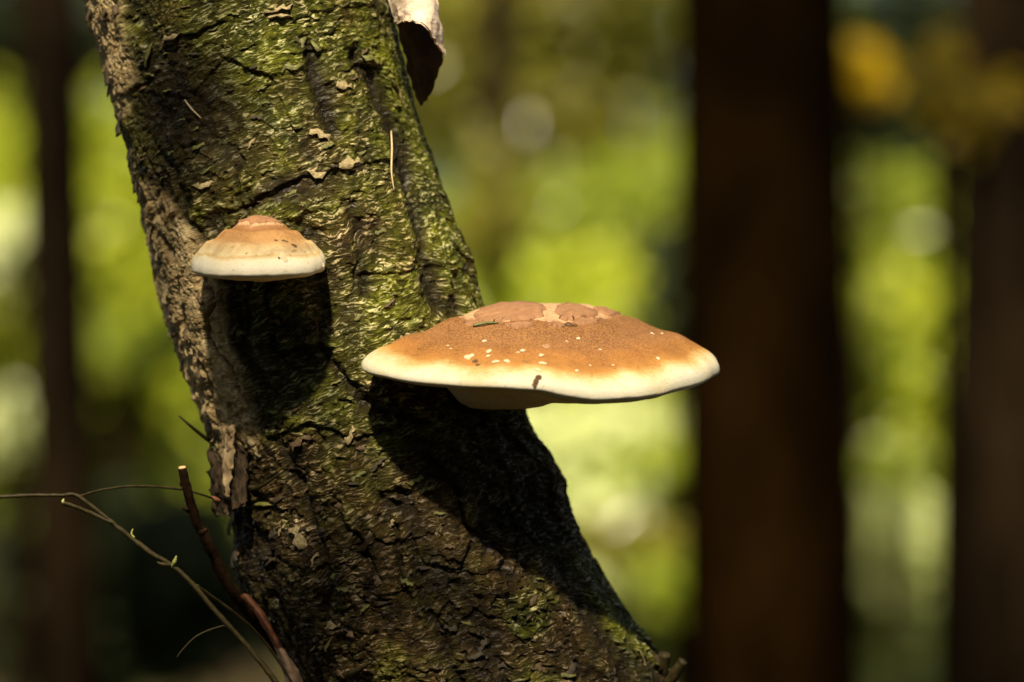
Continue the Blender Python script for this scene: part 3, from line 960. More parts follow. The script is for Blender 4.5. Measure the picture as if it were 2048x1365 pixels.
# scraps one can pick out in the photograph
for x, y, w, k_, r_, asp in [(403, 368, 46, 'pale', 5, 1.0), (600, 1075, 46, 'pale', -60, 1.4), (622, 1120, 40, 'pale', 40, 1.1), (560, 1060, 24, 'pale', 80, 1.0), (757, 1162, 40, 'brown', 20, 1.3), (470, 655, 44, 'brown', 10, 1.4),
                             (352, 68, 60, 'pale', 14, 0.6), (418, 58, 44, 'olive', 16, 0.8), (552, 18, 56, 'pale', 6, 0.7), (560, 32, 50, 'pale', 5, 0.5), (795, 188, 60, 'pale', -58, 0.4), (505, 280, 36, 'pale', 62, 0.6),
                             (690, 172, 34, 'pale', -10, 1.0), (640, 268, 44, 'pale', -20, 1.0), (700, 325, 46, 'pale', 12, 0.9), (632, 345, 34, 'pale', -20, 1.3), (600, 95, 44, 'olive', 70, 0.9), (575, 130, 60, 'olive', 4, 1.0),
                             (660, 90, 70, 'olive', 6, 0.7), (745, 120, 50, 'olive', -8, 1.0), (385, 790, 36, 'pale', -50, 1.2), (378, 775, 28, 'pale', -70, 1.2), (410, 880, 46, 'pale', 20, 1.0), (455, 985, 70, 'pale', -88, 0.5),
                             (348, 660, 30, 'brown', -60, 1.2), (700, 870, 34, 'pale', 60, 1.2), (600, 880, 46, 'brown', 30, 1.3), (1290, 1330, 60, 'pale', -65, 0.4), (530, 1010, 60, 'olive', 0, 0.5), (490, 1055, 24, 'pale', 80, 0.6),
                             (700, 1260, 40, 'brown', -50, 1.2), (665, 1245, 44, 'pale', 10, 1.2), (300, 105, 60, 'olive', 62, 0.6), (325, 85, 30, 'brown', 80, 0.8), (785, 1045, 24, 'pale', 60, 1.0), (540, 640, 40, 'brown', -10, 1.2),
                             (470, 455, 30, 'olive', 55, 0.7), (455, 470, 26, 'brown', 60, 0.7)]:
    put_flake(x, y, w, k_, r_, asp)
# the rest of the loose scraps
n_fl = 0
while n_fl < 205:
    y = random.uniform(-20, 1380)
    Lx, Rx = np.interp(y, _yy, _LL), np.interp(y, _yy, _RR)
    q = random.betavariate(0.8, 0.9)
    x = Lx + (Rx - Lx) * q
    if q < 0.14 and 380 < y < 930 or (q < 0.1 and y < 250):
        k_ = random.choice(['pale', 'brown', 'pale', 'brown'])
        put_flake(x, y, random.uniform(16, 34), k_, random.uniform(-80, -30), random.uniform(0.7, 1.3))
    elif y > 900:
        put_flake(x, y, random.uniform(14, 38), random.choice(['brown', 'dark', 'dark', 'olive', 'brown']), random.uniform(-20, 60), random.uniform(0.6, 1.3))
    else:
        put_flake(x, y, random.uniform(12, 32), random.choice(['olive', 'olive', 'dark', 'brown', 'olive']), None, random.uniform(0.5, 1.0))
    n_fl += 1
# ragged scraps standing off the left outline
for y in list(np.arange(-5, 1180, 27)):
    y = y + random.uniform(-10, 10)
    x = np.interp(y, _yy, _LL) + random.uniform(-2, 14)
    k_ = 'dark' if (y > 900 or 220 < y < 400 or random.random() < 0.5) else random.choice(['pale', 'brown'])
    put_flake(x, y, random.uniform(20, 42), k_, random.uniform(-110, -50), random.uniform(0.8, 1.5), 0.0006)


# the big curl of bark peeling away at the right, pale outside; the shade within is put in as dark brown
def sheet(rows, mat, name, parent, thick=0.0012, nu=14, rag=0.0010):
    """a curved sheet from rows of (px, py, Y) control points, given real thickness."""
    G = np.array([[np.array(at(p[0], p[1], p[2])) for p in catmull(r_, nu)] for r_ in rows])
    G = np.stack([catmull(G[:, j], 8) for j in range(G.shape[1])], 1)
    n0, n1_ = G.shape[:2]
    G = G + rag * np.stack([fbm(G[..., 0] * 150, G[..., 1] * 150, G[..., 2] * 150 + 11 * c_, 3) for c_ in range(3)], -1)
    v = G.reshape(-1, 3)
    du = np.gradient(G, axis=0); dv = np.gradient(G, axis=1)
    nn = np.cross(du, dv)
    nn /= np.linalg.norm(nn, axis=2, keepdims=True) + 1e-12
    w = (G + nn * thick).reshape(-1, 3)
    f = []
    N0 = n0 * n1_
    for a_ in range(n0 - 1):
        for b_ in range(n1_ - 1):
            q = (a_ * n1_ + b_, a_ * n1_ + b_ + 1, (a_ + 1) * n1_ + b_ + 1, (a_ + 1) * n1_ + b_)
            f.append(q); f.append(tuple(N0 + k for k in q[::-1]))
    edge = [(0, b_) for b_ in range(n1_)] + [(a_, n1_ - 1) for a_ in range(1, n0)] + [(n0 - 1, b_) for b_ in range(n1_ - 2, -1, -1)] + [(a_, 0) for a_ in range(n0 - 2, 0, -1)]
    ids = [a_ * n1_ + b_ for a_, b_ in edge]
    for k in range(len(ids)):
        a_, b_ = ids[k], ids[(k + 1) % len(ids)]
        f.append((a_, b_, N0 + b_, N0 + a_))
    return mesh_obj(name, np.vstack([v, w]).tolist(), f, mat, parent)


curl = sheet([[(768, -70, -0.030), (800, -75, -0.050), (840, -60, -0.055), (858, -40, -0.040)],
              [(778, -20, -0.032), (812, -22, -0.058), (852, -8, -0.062), (872, 10, -0.044)],
              [(786, 20, -0.034), (820, 22, -0.066), (858, 34, -0.070), (880, 60, -0.048)],
              [(793, 46, -0.036), (824, 44, -0.074), (856, 62, -0.078), (886, 112, -0.050)]], M['curl'], 'bark_curl', birch, 0.0012, 14, 0.0019)
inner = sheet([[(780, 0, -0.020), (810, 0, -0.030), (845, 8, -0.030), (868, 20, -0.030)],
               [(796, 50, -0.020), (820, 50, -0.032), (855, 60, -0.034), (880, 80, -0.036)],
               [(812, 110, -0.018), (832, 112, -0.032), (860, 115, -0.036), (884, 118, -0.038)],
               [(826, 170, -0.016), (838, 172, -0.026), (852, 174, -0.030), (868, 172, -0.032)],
               [(838, 200, -0.016), (843, 204, -0.022), (848, 207, -0.024), (853, 203, -0.026)]], M['curl_shade'], 'bark_curl', birch, 0.0012, 14, 0.0022)
inner['label'] = 'shaded inner side of the peeling bark curl, coloured dark'
curl['label'] = 'pale pinkish lip of the peeling bark curl'

# dead stub, bark strip and short snags on the birch
stub = mesh_obj('branch_stub', *tube(catmull([at(364, 936, -0.075), at(376, 985, -0.070), at(392, 1040, -0.062), (at(425, 1105, -0.050)), at(462, 1180, -0.035), at(515, 1245, -0.012), at(575, 1310, 0.01)], 8), [0.0024, 0.0029, 0.0027, 0.0036, 0.0040, 0.0048, 0.005], 12, 0.09, 3), M['red_twig'], birch)
end = mesh_obj('cut_end', *tube([at(364, 937, -0.075), at(363.6, 933.5, -0.0752)], [0.0024, 0.0019], 12, 0.12), M['cut'], stub)
end['label'] = 'pale freshly cut end of the stub'
for (x, y, dx, dy) in [(378, 1020, -12, -4), (402, 1068, 12, -10), (368, 965, -6, 5)]:
    mesh_obj('knob', *tube([at(x, y, -0.066), at(x + dx, y + dy, -0.068)], [0.0022, 0.0012], 7), M['red_twig'], stub)
strip = sheet([[(482, 1190, -0.050), (488, 1189, -0.051), (494, 1190, -0.050)], [(510, 1222, -0.054), (518, 1224, -0.057), (526, 1228, -0.054)], [(532, 1258, -0.056), (541, 1262, -0.060), (548, 1268, -0.057)],
               [(552, 1292, -0.056), (558, 1296, -0.061), (565, 1300, -0.058)]], M['strip_red'], 'bark_strip', birch, 0.0009, 5)
strip2 = sheet([[(552, 1290, -0.056), (558, 1294, -0.0612), (565, 1299, -0.058)], [(560, 1318, -0.055), (572, 1322, -0.062), (584, 1326, -0.056)], [(568, 1345, -0.052), (582, 1350, -0.061), (597, 1350, -0.055)],
                [(574, 1390, -0.050), (592, 1395, -0.058), (612, 1395, -0.052)]], M['strip_pale'], 'bark_strip', birch, 0.0009, 5)
strip['label'] = 'thin rusty red strip of bark'
strip2['label'] = 'pale pinkish hanging strip of bark'
for pts, r_ in [([(1300, 1390, -0.01), (1322, 1345, -0.015), (1330, 1308, -0.02)], 0.0042), ([(1318, 1400, -0.01), (1345, 1355, -0.02), (1367, 1322, -0.024)], 0.0034), ([(1305, 1360, -0.01), (1316, 1335, -0.02), (1312, 1312, -0.02)], 0.0030)]:
    mesh_obj('snag', *tube(catmull([at(*p) for p in pts], 6), [r_ * 1.2, r_, r_ * 0.85], 9, 0.06, 5), M['twig'], birch)
for rows, m_ in [([[(430, 1030, -0.030), (445, 1030, -0.040), (462, 1030, -0.045)], [(420, 975, -0.034), (436, 975, -0.044), (452, 975, -0.048)], [(416, 925, -0.036), (426, 922, -0.042), (440, 925, -0.046)], [(421, 898, -0.036), (424, 896, -0.039), (427, 898, -0.041)]], 'shard_dark'),
                 ([[(462, 1020, -0.052), (474, 1020, -0.060), (490, 1018, -0.064)], [(462, 970, -0.054), (474, 968, -0.062), (492, 968, -0.066)], [(470, 925, -0.056), (478, 922, -0.061), (488, 925, -0.064)], [(476, 895, -0.056), (479, 893, -0.058), (483, 896, -0.060)]], 'shard_dark'),
                 ([[(448, 990, -0.056), (451, 989, -0.058), (455, 990, -0.058)], [(450, 940, -0.056), (456, 940, -0.060), (464, 940, -0.060)], [(446, 890, -0.052), (458, 890, -0.060), (470, 890, -0.062)], [(440, 850, -0.050), (455, 850, -0.058), (470, 852, -0.062)]], 'shard_pale')]:
    sheet(rows, M[m_], 'bark_shard', birch, 0.0010, 9, 0.0034)
mesh_obj('snag', *tube(catmull([on_trunk(480, 985)[0] + Vector((0, -0.002, 0)), on_trunk(520, 975)[0] + Vector((0, -0.006, 0)), on_trunk(562, 946)[0] + Vector((0, -0.006, 0))], 6), [0.0016, 0.0013, 0.0006], 7), M['twig'], birch)
mesh_obj('snag', *tube(catmull([on_trunk(690, 1352)[0], on_trunk(715, 1340)[0] + Vector((0, -0.006, 0)), on_trunk(742, 1322)[0] + Vector((0, -0.006, 0))], 6), [0.0028, 0.002, 0.0008], 7), M['twig'], birch)
mesh_obj('snag', *tube(catmull([at(450, 905, -0.010), at(405, 872, -0.022), at(378, 850, -0.03), at(358, 832, -0.03)], 6), [0.0016, 0.001, 0.0005], 7), M['twig'], birch)

# ------------------------------------------------------------------ thin bare branch crossing in front, lower left
bb = empty('bare_branch', at(600, 1430, -0.10))
tag(bb, 'thin bare leafless branch arching beside the birch', 'branch')


def bpart(name, pts, r_, mat='twig', seg=7, n=8, wob=0.11):
    o = mesh_obj(name, *tube(catmull([at(*p) for p in pts], n), [q * K for q in r_], seg, wob, len(pts)), M[mat])
    return reparent(o, bb)


yb = -0.10
bpart('stem', [(-60, 997, yb), (0, 994, yb), (60, 991, yb), (120, 991, yb), (150, 990, yb), (180, 1010, yb), (215, 1038, yb), (265, 1078, yb), (305, 1108, yb), (345, 1132, yb), (385, 1168, yb), (430, 1222, yb), (480, 1276, yb), (530, 1336, yb), (570, 1390, yb), (640, 1500, yb), (700, 1700, -0.12), (770, 2400, -0.14), (805, 4000, -0.15), (812, 5420, -0.15)],
      [3.2, 3.8, 3.4, 4.4, 4.0, 5.2, 4.6, 5.4, 5.0, 5.8, 6.0, 7, 9, 12])
bpart('side_twig', [(126, 1006, yb - 0.004), (150, 1014, yb - 0.003), (185, 1028, yb), (225, 1046, yb)], [4.5, 4.0, 4.8])
bpart('side_twig', [(160, 993, yb), (200, 981, yb + 0.01), (260, 973, yb + 0.02), (330, 975, yb + 0.03), (385, 984, yb + 0.035), (428, 997, yb + 0.04)], [2.6, 2.6, 2.4, 2.2])
bpart('side_twig', [(392, 1172, yb), (430, 1198, yb + 0.01), (480, 1235, yb + 0.02), (530, 1285, yb + 0.03), (580, 1360, yb + 0.03), (620, 1440, yb + 0.03)], [4, 3.2, 2.8, 2.4])
bpart('side_twig', [(452, 1251, yb), (420, 1260, yb), (390, 1275, yb), (365, 1300, yb), (354, 1315, yb)], [2.0, 1.6, 1.2])
tb = bpart('tip_bud', [(424, 994, yb + 0.04), (432, 999, yb + 0.04), (440, 1002, yb + 0.04)], [2.5, 5, 2.5], 'bud_red', 8)
bpart('bud', [(344, 1134, yb), (349, 1124, yb - 0.002), (353, 1112, yb - 0.002)], [3.2, 4.2, 1.4], 'bud', 7)
bpart('bud', [(340, 1130, yb), (328, 1130, yb - 0.002), (314, 1125, yb - 0.002)], [4, 4.5, 1.5], 'twig', 7)
bpart('bud', [(268, 1076, yb), (263, 1068, yb), (266, 1058, yb)], [2.4, 2.4, 1.0], 'bud', 6)
bpart('bud', [(127, 1006, yb - 0.004), (126, 1003, yb - 0.004), (128, 998, yb - 0.004)], [3.4, 3.6, 1.0], 'bud', 6)

# ------------------------------------------------------------------ leaves, crowns and trees of the wood behind
def leaf_cloud(centres, size, rg, flat=0.55, elong=1.7):
    """one leaf (four triangles, folded along the midrib) per centre."""
    n = len(centres)
    nrm = rg.normal(size=(n, 3))
    nrm = nrm * 0.55 + np.array([0.05, -0.55, 0.75]) * (0.5 + flat)
    nrm /= np.linalg.norm(nrm, axis=1, keepdims=True)
    d = rg.normal(size=(n, 3))
    d -= nrm * (d * nrm).sum(1, keepdims=True)
    d /= np.linalg.norm(d, axis=1, keepdims=True)
    w = np.cross(nrm, d)
    s_ = size * rg.uniform(0.6, 1.25, (n, 1))
    a = centres - d * s_ * 0.5 * elong / 1.7
    b = centres + d * s_ * 0.5 * elong / 1.7
    l_ = centres + w * s_ * 0.33 + nrm * s_ * 0.08 - d * s_ * 0.05
    r_ = centres - w * s_ * 0.33 + nrm * s_ * 0.08 - d * s_ * 0.05
    V = np.stack([a, l_, b, r_], 1).reshape(-1, 3)
    i = np.arange(n)[:, None] * 4
    F = np.concatenate([i + np.array([[0, 2, 1]]), i + np.array([[0, 3, 2]])], 0)
    return V, F


def bough_points(rg, base, tip, n, spread):
    """leaf positions along a drooping bough."""
    t = rg.random(n) ** 0.7
    p = base[None] * (1 - t[:, None]) + tip[None] * t[:, None]
    p[:, 2] += 0.25 * spread * np.sin(t * np.pi) - 0.3 * spread * t ** 2
    q = rg.normal(size=(n, 3)) * spread * (0.25 + 0.5 * t[:, None])
    q[:, 2] *= 0.45
    return p + q


def tree(name, label, group, base, top, r0, r1, bark, boughs, leaf, lsize, seed, cat='tree', lean=(0, 0), low=0):
    """trunk, limbs and a crown of single leaves; boughs = (count, z from, z to, length, leaves each, spread)."""
    rg = np.random.default_rng(seed)
    base = np.array(base, float)
    root = empty(name, base)
    tag(root, label, cat, group)
    H = top
    zz = np.linspace(0, 1, 14)
    path = np.column_stack([lean[0] * zz + 0.02 * rg.normal(size=14).cumsum() * 0.3, lean[1] * zz + 0.0 * zz, H * zz])
    path[0] = 0
    rad = r0 + (r1 - r0) * zz ** 0.9
    v, f = tube(path, rad, 18, 0.03, seed)
    mesh_obj('trunk', v, f, bark, root)
    cnt, z0, z1, ln, nl, sp = boughs
    limbs = Shape()
    pts = []
    for i_ in range(cnt):
        q = (i_ + rg.random()) / cnt
        z = z0 + (z1 - z0) * q
        az = i_ * 2.399 + rg.normal() * 0.4
        c = np.array([np.interp(z, path[:, 2], path[:, 0]), np.interp(z, path[:, 2], path[:, 1]), z])
        L = ln * (1.05 - 0.65 * q) * rg.uniform(0.7, 1.25)
        tip = c + np.array([math.cos(az) * L, math.sin(az) * L, L * rg.uniform(-0.1, 0.5)])
        mid = (c + tip) / 2 + np.array([0, 0, 0.12 * L])
        rr = max(0.006, np.interp(z, path[:, 2], rad) * 0.35)
        limbs.add(tube(catmull([c, mid, tip], 4), [rr, rr * 0.6, rr * 0.2], 6))
        pts.append(bough_points(rg, c * 0.7 + tip * 0.3, tip, nl, sp))
    if low:                                   # unseen low boughs, added to keep the sun off the stem
        for k_ in range(5):
            z = 4.6 + 0.25 * k_
            c = np.array([np.interp(z, path[:, 2], path[:, 0]), 0, z])
            L = 1.9 + 0.5 * (k_ % 3)
            tip = c + np.array([(k_ - 2) * low * 0.45, -L, 0.1])
            limbs.add(tube(catmull([c, (c + tip) / 2 + np.array([0, 0, 0.15]), tip], 4), [0.03, 0.02, 0.006], 6))
            t_ = rg.random(330)[:, None]
            p_ = c * (1 - t_) + tip * t_ + rg.normal(size=(330, 3)) * np.array([low * 0.45, 0.12, 0.06])
            p_[:, 1] -= 1.0
            pts.append(p_)
    limbs.build('limbs', bark, root)
    V, F = leaf_cloud(np.vstack(pts), lsize, rg)
    mesh_obj('crown', V, F, leaf, root, False)
    return root


def gx(px, Y):
    return at(px, 682, Y).x


# dark conifers and slim stems whose trunks stand in the picture; their crowns are above it
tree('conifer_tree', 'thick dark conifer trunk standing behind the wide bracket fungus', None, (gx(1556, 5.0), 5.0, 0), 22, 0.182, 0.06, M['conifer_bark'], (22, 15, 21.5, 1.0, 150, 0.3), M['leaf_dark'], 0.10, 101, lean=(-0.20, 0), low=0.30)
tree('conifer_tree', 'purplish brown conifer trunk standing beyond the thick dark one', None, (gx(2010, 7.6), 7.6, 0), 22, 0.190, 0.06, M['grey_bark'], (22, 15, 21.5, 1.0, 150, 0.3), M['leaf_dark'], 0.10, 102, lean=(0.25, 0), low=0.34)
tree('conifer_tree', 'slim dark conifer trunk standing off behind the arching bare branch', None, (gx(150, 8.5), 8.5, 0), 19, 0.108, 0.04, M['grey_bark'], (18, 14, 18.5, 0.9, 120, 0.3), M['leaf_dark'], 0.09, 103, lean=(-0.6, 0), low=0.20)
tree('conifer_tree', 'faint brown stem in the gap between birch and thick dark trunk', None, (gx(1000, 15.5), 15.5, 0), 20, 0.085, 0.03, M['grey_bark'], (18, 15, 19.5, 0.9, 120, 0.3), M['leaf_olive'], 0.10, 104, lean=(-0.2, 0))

# leafy young trees and shrubs between them: (px, py of crown middle, Y, half width px, half height px, leaves, leaf kind, size)
SHRUBS = [
    ('young_tree', 'lime green sapling filling the gap left of the slim stem', 20, 560, 12.5, 130, 300, 1100, 'leaf_lime', 0.085),
    ('young_tree', 'bright lime sapling between slim stem and leaning birch', 265, 560, 13.5, 130, 300, 1300, 'leaf_lime', 0.085),
    ('young_tree', 'olive young tree high behind the birch and thick trunk', 1080, 120, 16.0, 300, 230, 1500, 'leaf_olive', 0.10),
    ('young_tree', 'green young tree behind the wide bracket fungus', 1180, 480, 14.5, 230, 160, 1200, 'leaf_green', 0.09),
    ('young_tree', 'lime sapling beside the thick dark trunk, behind the wide fungus', 1230, 620, 12.5, 220, 120, 900, 'leaf_lime', 0.08),
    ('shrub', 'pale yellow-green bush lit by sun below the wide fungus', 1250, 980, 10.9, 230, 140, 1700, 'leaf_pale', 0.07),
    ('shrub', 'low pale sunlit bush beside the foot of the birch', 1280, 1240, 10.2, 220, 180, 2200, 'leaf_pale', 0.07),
    ('young_tree', 'green sapling in the gap between the two thick trunks', 1800, 560, 11.5, 140, 200, 900, 'leaf_green', 0.075),
    ('shrub', 'lime bush in the gap between the two thick trunks', 1790, 800, 10.6, 130, 190, 1300, 'leaf_lime', 0.07),
    ('shrub', 'low green and pale bush between the feet of the two thick trunks', 1800, 1180, 9.8, 130, 200, 1300, 'leaf_pale', 0.07),
    ('shrub', 'lime bush right behind the underside of the wide fungus', 1250, 830, 11.6, 200, 110, 1200, 'leaf_lime', 0.07),
    ('shrub', 'sunlit pale bush far behind the gap under the wide fungus', 1330, 1080, 17.0, 260, 260, 2200, 'leaf_pale', 0.09),
    ('shrub', 'lime bush standing behind the wide fungus and the low pale bushes', 1150, 760, 16.0, 260, 150, 1500, 'leaf_lime', 0.09),
    ('young_tree', 'yellow leaved spray beside the purplish trunk', 1885, 135, 5.6, 40, 45, 26, 'leaf_yellow', 0.05),
    ('young_tree', 'lower yellow leaved spray hanging in front of the purplish trunk', 1955, 215, 5.4, 48, 50, 30, 'leaf_yellow', 0.05),
    ('young_tree', 'small yellow leaved spray against the thick dark trunk', 1722, 150, 9.5, 28, 55, 40, 'leaf_yellow', 0.075),
    ('shrub', 'lime bush low behind the slim stem', 150, 850, 14.0, 260, 120, 1300, 'leaf_lime', 0.08),
    ('shrub', 'green leafy spray standing before the pale bushes beside the thick trunk', 1340, 940, 9.4, 80, 35, 110, 'leaf_green', 0.07),
    ('shrub', 'low olive spray between the pale bushes and the birch', 1250, 1075, 9.2, 90, 30, 110, 'leaf_olive', 0.07),
    ('shrub', 'green spray low in front of the pale bush at the thick trunk', 1370, 1170, 9.0, 60, 40, 80, 'leaf_green', 0.07),
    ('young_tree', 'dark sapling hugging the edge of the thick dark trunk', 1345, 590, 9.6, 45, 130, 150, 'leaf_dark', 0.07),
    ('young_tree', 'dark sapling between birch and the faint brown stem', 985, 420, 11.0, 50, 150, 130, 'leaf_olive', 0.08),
    ('shrub', 'pale green spray added as a bright blurred spot before the lime sapling', 40, 850, 9.6, 55, 60, 110, 'leaf_pale', 0.06),  # pale leaves here and below stand in for glints of sky and glossy leaf
    ('shrub', 'upper pale green spray added as a bright blurred spot in the lime sapling', 30, 480, 9.6, 60, 60, 70, 'leaf_pale', 0.06),
    ('young_tree', 'green spray crossing the lime sapling behind the small fungus', 240, 700, 10.5, 90, 40, 110, 'leaf_green', 0.07),
    ('shrub', 'dark green spray crossing the gap between the two thick trunks', 1800, 930, 9.0, 90, 35, 70, 'leaf_green', 0.06),
    ('shrub', 'dark shaded bush in the hollow beside the bare branch', 200, 1180, 10.0, 280, 170, 1500, 'leaf_dark', 0.07),  # shaded ground, put in as near-black leaves
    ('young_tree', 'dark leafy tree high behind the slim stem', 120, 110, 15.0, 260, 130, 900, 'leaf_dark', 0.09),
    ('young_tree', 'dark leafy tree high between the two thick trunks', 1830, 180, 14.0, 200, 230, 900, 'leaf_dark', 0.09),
]
for i_, (nm, lab, px, py, Y, hw, hh, nl, lk, ls) in enumerate(SHRUBS):
    rg = np.random.default_rng(500 + i_)
    f_ = (CAM_D + Y) / CAM_D * K
    cx_, cz_ = gx(px, Y), CAM_H + (682.5 - py) * f_
    rx_, rz_ = hw * f_, hh * f_
    root = empty(nm, (cx_, Y, 0))
    tag(root, lab, 'tree' if nm == 'young_tree' else 'shrub')
    top_ = max(cz_ + rz_ * 0.7, 0.4)
    stem = Shape()
    nst = 1 if nm == 'young_tree' else 4
    r_s = 0.022 if nm == 'young_tree' else 0.010
    ends = []
    for k_ in range(nst):
        e = np.array([rg.normal() * rx_ * 0.35 * (nst > 1), rg.normal() * 0.3 * (nst > 1), top_])
        stem.add(tube(catmull([(0, 0, 0), (e[0] * 0.3, e[1] * 0.3, top_ * 0.5), e], 5), [r_s, r_s * 0.7, r_s * 0.2], 7))
        ends.append(e)
    stem.build('stem' if nst > 1 else 'trunk', M['grey_bark'], root)
    nb = 22
    limbs = Shape()
    pts = []
    for k_ in range(nb):
        d = rg.normal(size=3)
        d /= np.linalg.norm(d)
        q = rg.random() ** 0.4
        tip = np.array([d[0] * rx_ * q, d[1] * min(rx_, 0.9) * 0.5 * q, cz_ + d[2] * rz_ * q])
        tip[2] = max(tip[2], 0.08)
        e = ends[k_ % nst]
        zb = np.clip(tip[2] - 0.3 - 0.3 * rg.random(), 0.05, top_ * 0.95)
        b_ = np.array([e[0] * zb / top_, e[1] * zb / top_, zb])
        limbs.add(tube(catmull([b_, (b_ + tip) / 2 + np.array([0, 0, 0.05]), tip], 3), [r_s * 0.4, r_s * 0.25, 0.002], 5))
        m_ = int(3.3 * nl / nb)
        c_ = tip[None] + rg.normal(size=(m_, 3)) * np.array([0.30 * rx_ + 0.02, 0.10, 0.16 * rz_ + 0.02])
        c_[:, 2] = np.maximum(c_[:, 2], 0.03)
        pts.append(c_)
    limbs.build('limbs', M['grey_bark'], root)
    V, F = leaf_cloud(np.vstack(pts), ls * 1.12, rg, 0.9)
    mesh_obj('crown', V, F, M[lk], root, False)

# crown of the leaning birch itself, above the picture, plus leaves added to shade the bark
rg = np.random.default_rng(77)
limbs = Shape(); pts = []
ctop = trunk_section(-6200)[0]
for k_ in range(16):
    pz = -2600 - 3500 * k_ / 15
    cxx, aa = trunk_section(pz)
    b_ = np.array([float(cxx), 0, CAM_H + (682.5 - pz) * K])
    az = k_ * 2.4
    tip = b_ + np.array([math.cos(az), math.sin(az) * 0.8, 0.45]) * rg.uniform(0.5, 0.9)
    limbs.add(tube(catmull([b_, (b_ + tip) / 2 + np.array([0, 0, 0.08]), tip], 5), [0.02, 0.012, 0.003], 7))
    pts.append(bough_points(rg, b_ * 0.6 + tip * 0.4, tip, 90, 0.22))
tips_ = [np.array([-0.30, -0.92, 2.47]), np.array([-0.30, -1.12, 2.51])]  # ends of two unseen limbs added to carry the shading leaves
b_ = np.array([float(trunk_section(-3000)[0]), 0, CAM_H + 3682 * K])
for tip in tips_:
    limbs.add(tube(catmull([b_, (b_ + tip) / 2 + np.array([0, 0, 0.12]), tip], 6), [0.011, 0.007, 0.002], 7))


def clear_of(capo, g_, zc, m_):
    q_ = g_ + np.array(sun_dir) * ((zc - g_[2]) / sun_dir.z)
    dx_, dy_ = q_[0] - capo.U[0], q_[1] - capo.U[1]
    return math.hypot(dx_, dy_) > float(capo.tab(math.atan2(dy_, dx_), capo.r)) + m_


for x0, x1, y0, y1, cnt, zb in [(470, 1320, 900, 1370, 46, 2.50), (255, 450, 100, 390, 13, 2.46)]:
    k_ = 0
    for _ in range(600):                      # unseen leaves added along the sun's rays to shade chosen parts of the bark
        if k_ >= cnt:
            break
        g_ = np.array(at(rg.uniform(x0, x1), rg.uniform(y0, y1), -0.085))
        if not (clear_of(big, g_, 1.425, 0.035) and clear_of(small, g_, 1.49, 0.03)):
            continue
        k_ += 1
        p_ = g_ + np.array(sun_dir) * ((zb + rg.normal() * 0.05 - g_[2]) / sun_dir.z)
        pts.append(p_[None])
        e_ = tips_[k_ % 2]
        limbs.add(tube(catmull([e_, (e_ + p_) / 2 + np.array([0, 0, 0.03]), p_], 3), [0.0012, 0.0008, 0.0005], 4))
limbs.build('limbs', M['twig'], birch)
V, F = leaf_cloud(np.vstack(pts), 0.05, rg)
mesh_obj('crown', V, F, M['leaf_green'], birch, False)

# ------------------------------------------------------------------ ground, undergrowth and the far wood
n_ = 120
gxv = np.sign(np.linspace(-1, 1, n_)) * np.abs(np.linspace(-1, 1, n_)) ** 2.2 * 150
GX, GY = np.meshgrid(gxv, gxv + 10, indexing='ij')
far = np.hypot(GX, GY)
GZ = 0.06 * fbm(GX * 0.5, GY * 0.5, 0 * GX, 3) * sstep(0.5, 3, far) - 0.03
V = np.stack([GX, GY, GZ], -1).reshape(-1, 3)
i = np.arange(n_ - 1)[:, None] * n_; j = np.arange(n_ - 1)[None, :]
F = np.stack([i + j, i + n_ + j, i + n_ + j + 1, i + j + 1], -1).reshape(-1, 4)
k = NT('forest_floor')
co = k.coords()
nz = k.noise(co, 1.2, 6, 0.65); nz2 = k.noise(co, 14, 5, 0.7)
col = k.mix(k.ramp(nz2, [(0.3, 0.0), (0.7, 1.0)]), (0.018, 0.011, 0.005), (0.085, 0.055, 0.022))
col = k.mix(k.ramp(nz, [(0.48, 0.0), (0.6, 0.8)]), col, (0.045, 0.06, 0.012))
ground = mesh_obj('ground', V, F, k.set(col, 0.95, k.bump(nz2, 0.8, 0.03), 0.2))
tag(ground, 'brown forest floor under the trees', kind='structure')

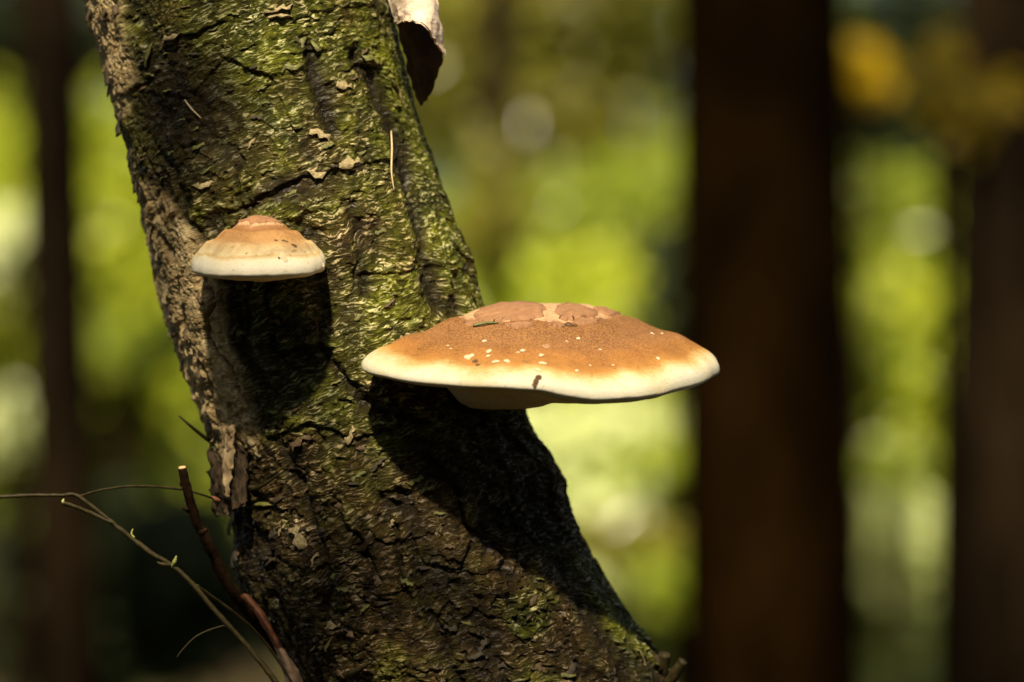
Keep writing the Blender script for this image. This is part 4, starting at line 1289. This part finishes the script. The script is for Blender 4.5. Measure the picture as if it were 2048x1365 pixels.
# fern and herb layer in the far clearing
rg = np.random.default_rng(5)
N = 26000
yy_ = 12 + 20 * rg.random(N) ** 0.8
xx_ = (rg.random(N) - 0.5) * (0.36 * (yy_ + CAM_D) + 4)
hh_ = np.abs(rg.normal(size=N)) * 0.16 + 0.02
C = np.column_stack([xx_, yy_, hh_])
C = C[~((xx_ < -0.06 * (yy_ + 2.2)) & (yy_ < 19))]
V, F = leaf_cloud(C, 0.10, rg, 0.9)
ug = mesh_obj('undergrowth', V, F, M['leaf_lime'], None, False)
tag(ug, 'low leafy undergrowth covering the forest floor', 'undergrowth', kind='stuff')

# the far wood: trunks and foliage that read as one mass
rg = np.random.default_rng(6)
pts = []
for k_ in range(800):
    Y = rg.uniform(24, 46)
    c = np.array([rg.uniform(-0.5, 0.5) * (0.5 * Y + 8), Y, rg.uniform(0.3, 14.0)])
    pts.append(c[None] + rg.normal(size=(90, 3)) * np.array([0.8, 0.8, 0.5]))
P = np.vstack(pts)
P[:, 2] = np.maximum(P[:, 2], 0.05)
V, F = leaf_cloud(P, 0.26, rg)
fw = mesh_obj('far_wood', V, F, M['leaf_green'], None, False)
tag(fw, 'far wood of green foliage behind the nearer trees', 'wood', kind='stuff')


# unseen wood added to both sides and behind, outside the picture: it keeps the low sky off this glade
rg = np.random.default_rng(8)
pts = []
for k_ in range(900):
    q = rg.random()
    if q < 0.36:
        c = np.array([-rg.uniform(3.2, 6.5) - 0.12 * k_ / 900 * 20, rg.uniform(-6, 24), rg.uniform(0.5, 12)])
    elif q < 0.72:
        c = np.array([rg.uniform(3.2, 6.5) + 0.12 * k_ / 900 * 20, rg.uniform(-6, 24), rg.uniform(0.5, 12)])
    else:
        c = np.array([rg.uniform(-6, 6), -rg.uniform(5.0, 8.0), rg.uniform(0.4, 5.5)])
    pts.append(c[None] + rg.normal(size=(60, 3)) * np.array([0.6, 0.6, 0.45]))
P = np.vstack(pts)
P[:, 2] = np.maximum(P[:, 2], 0.05)
P = P[~((np.abs(P[:, 0]) < 0.17 * (P[:, 1] + 3.5)) & (P[:, 2] < 4) & (P[:, 1] > -2.5))]
V, F = leaf_cloud(P, 0.30, rg)
sw = mesh_obj('unseen_wood', V, F, M['leaf_olive'], None, False)
tag(sw, 'unseen leafy wood added round the glade to keep the sky off', 'wood', kind='stuff')

bpy.context.view_layer.update()
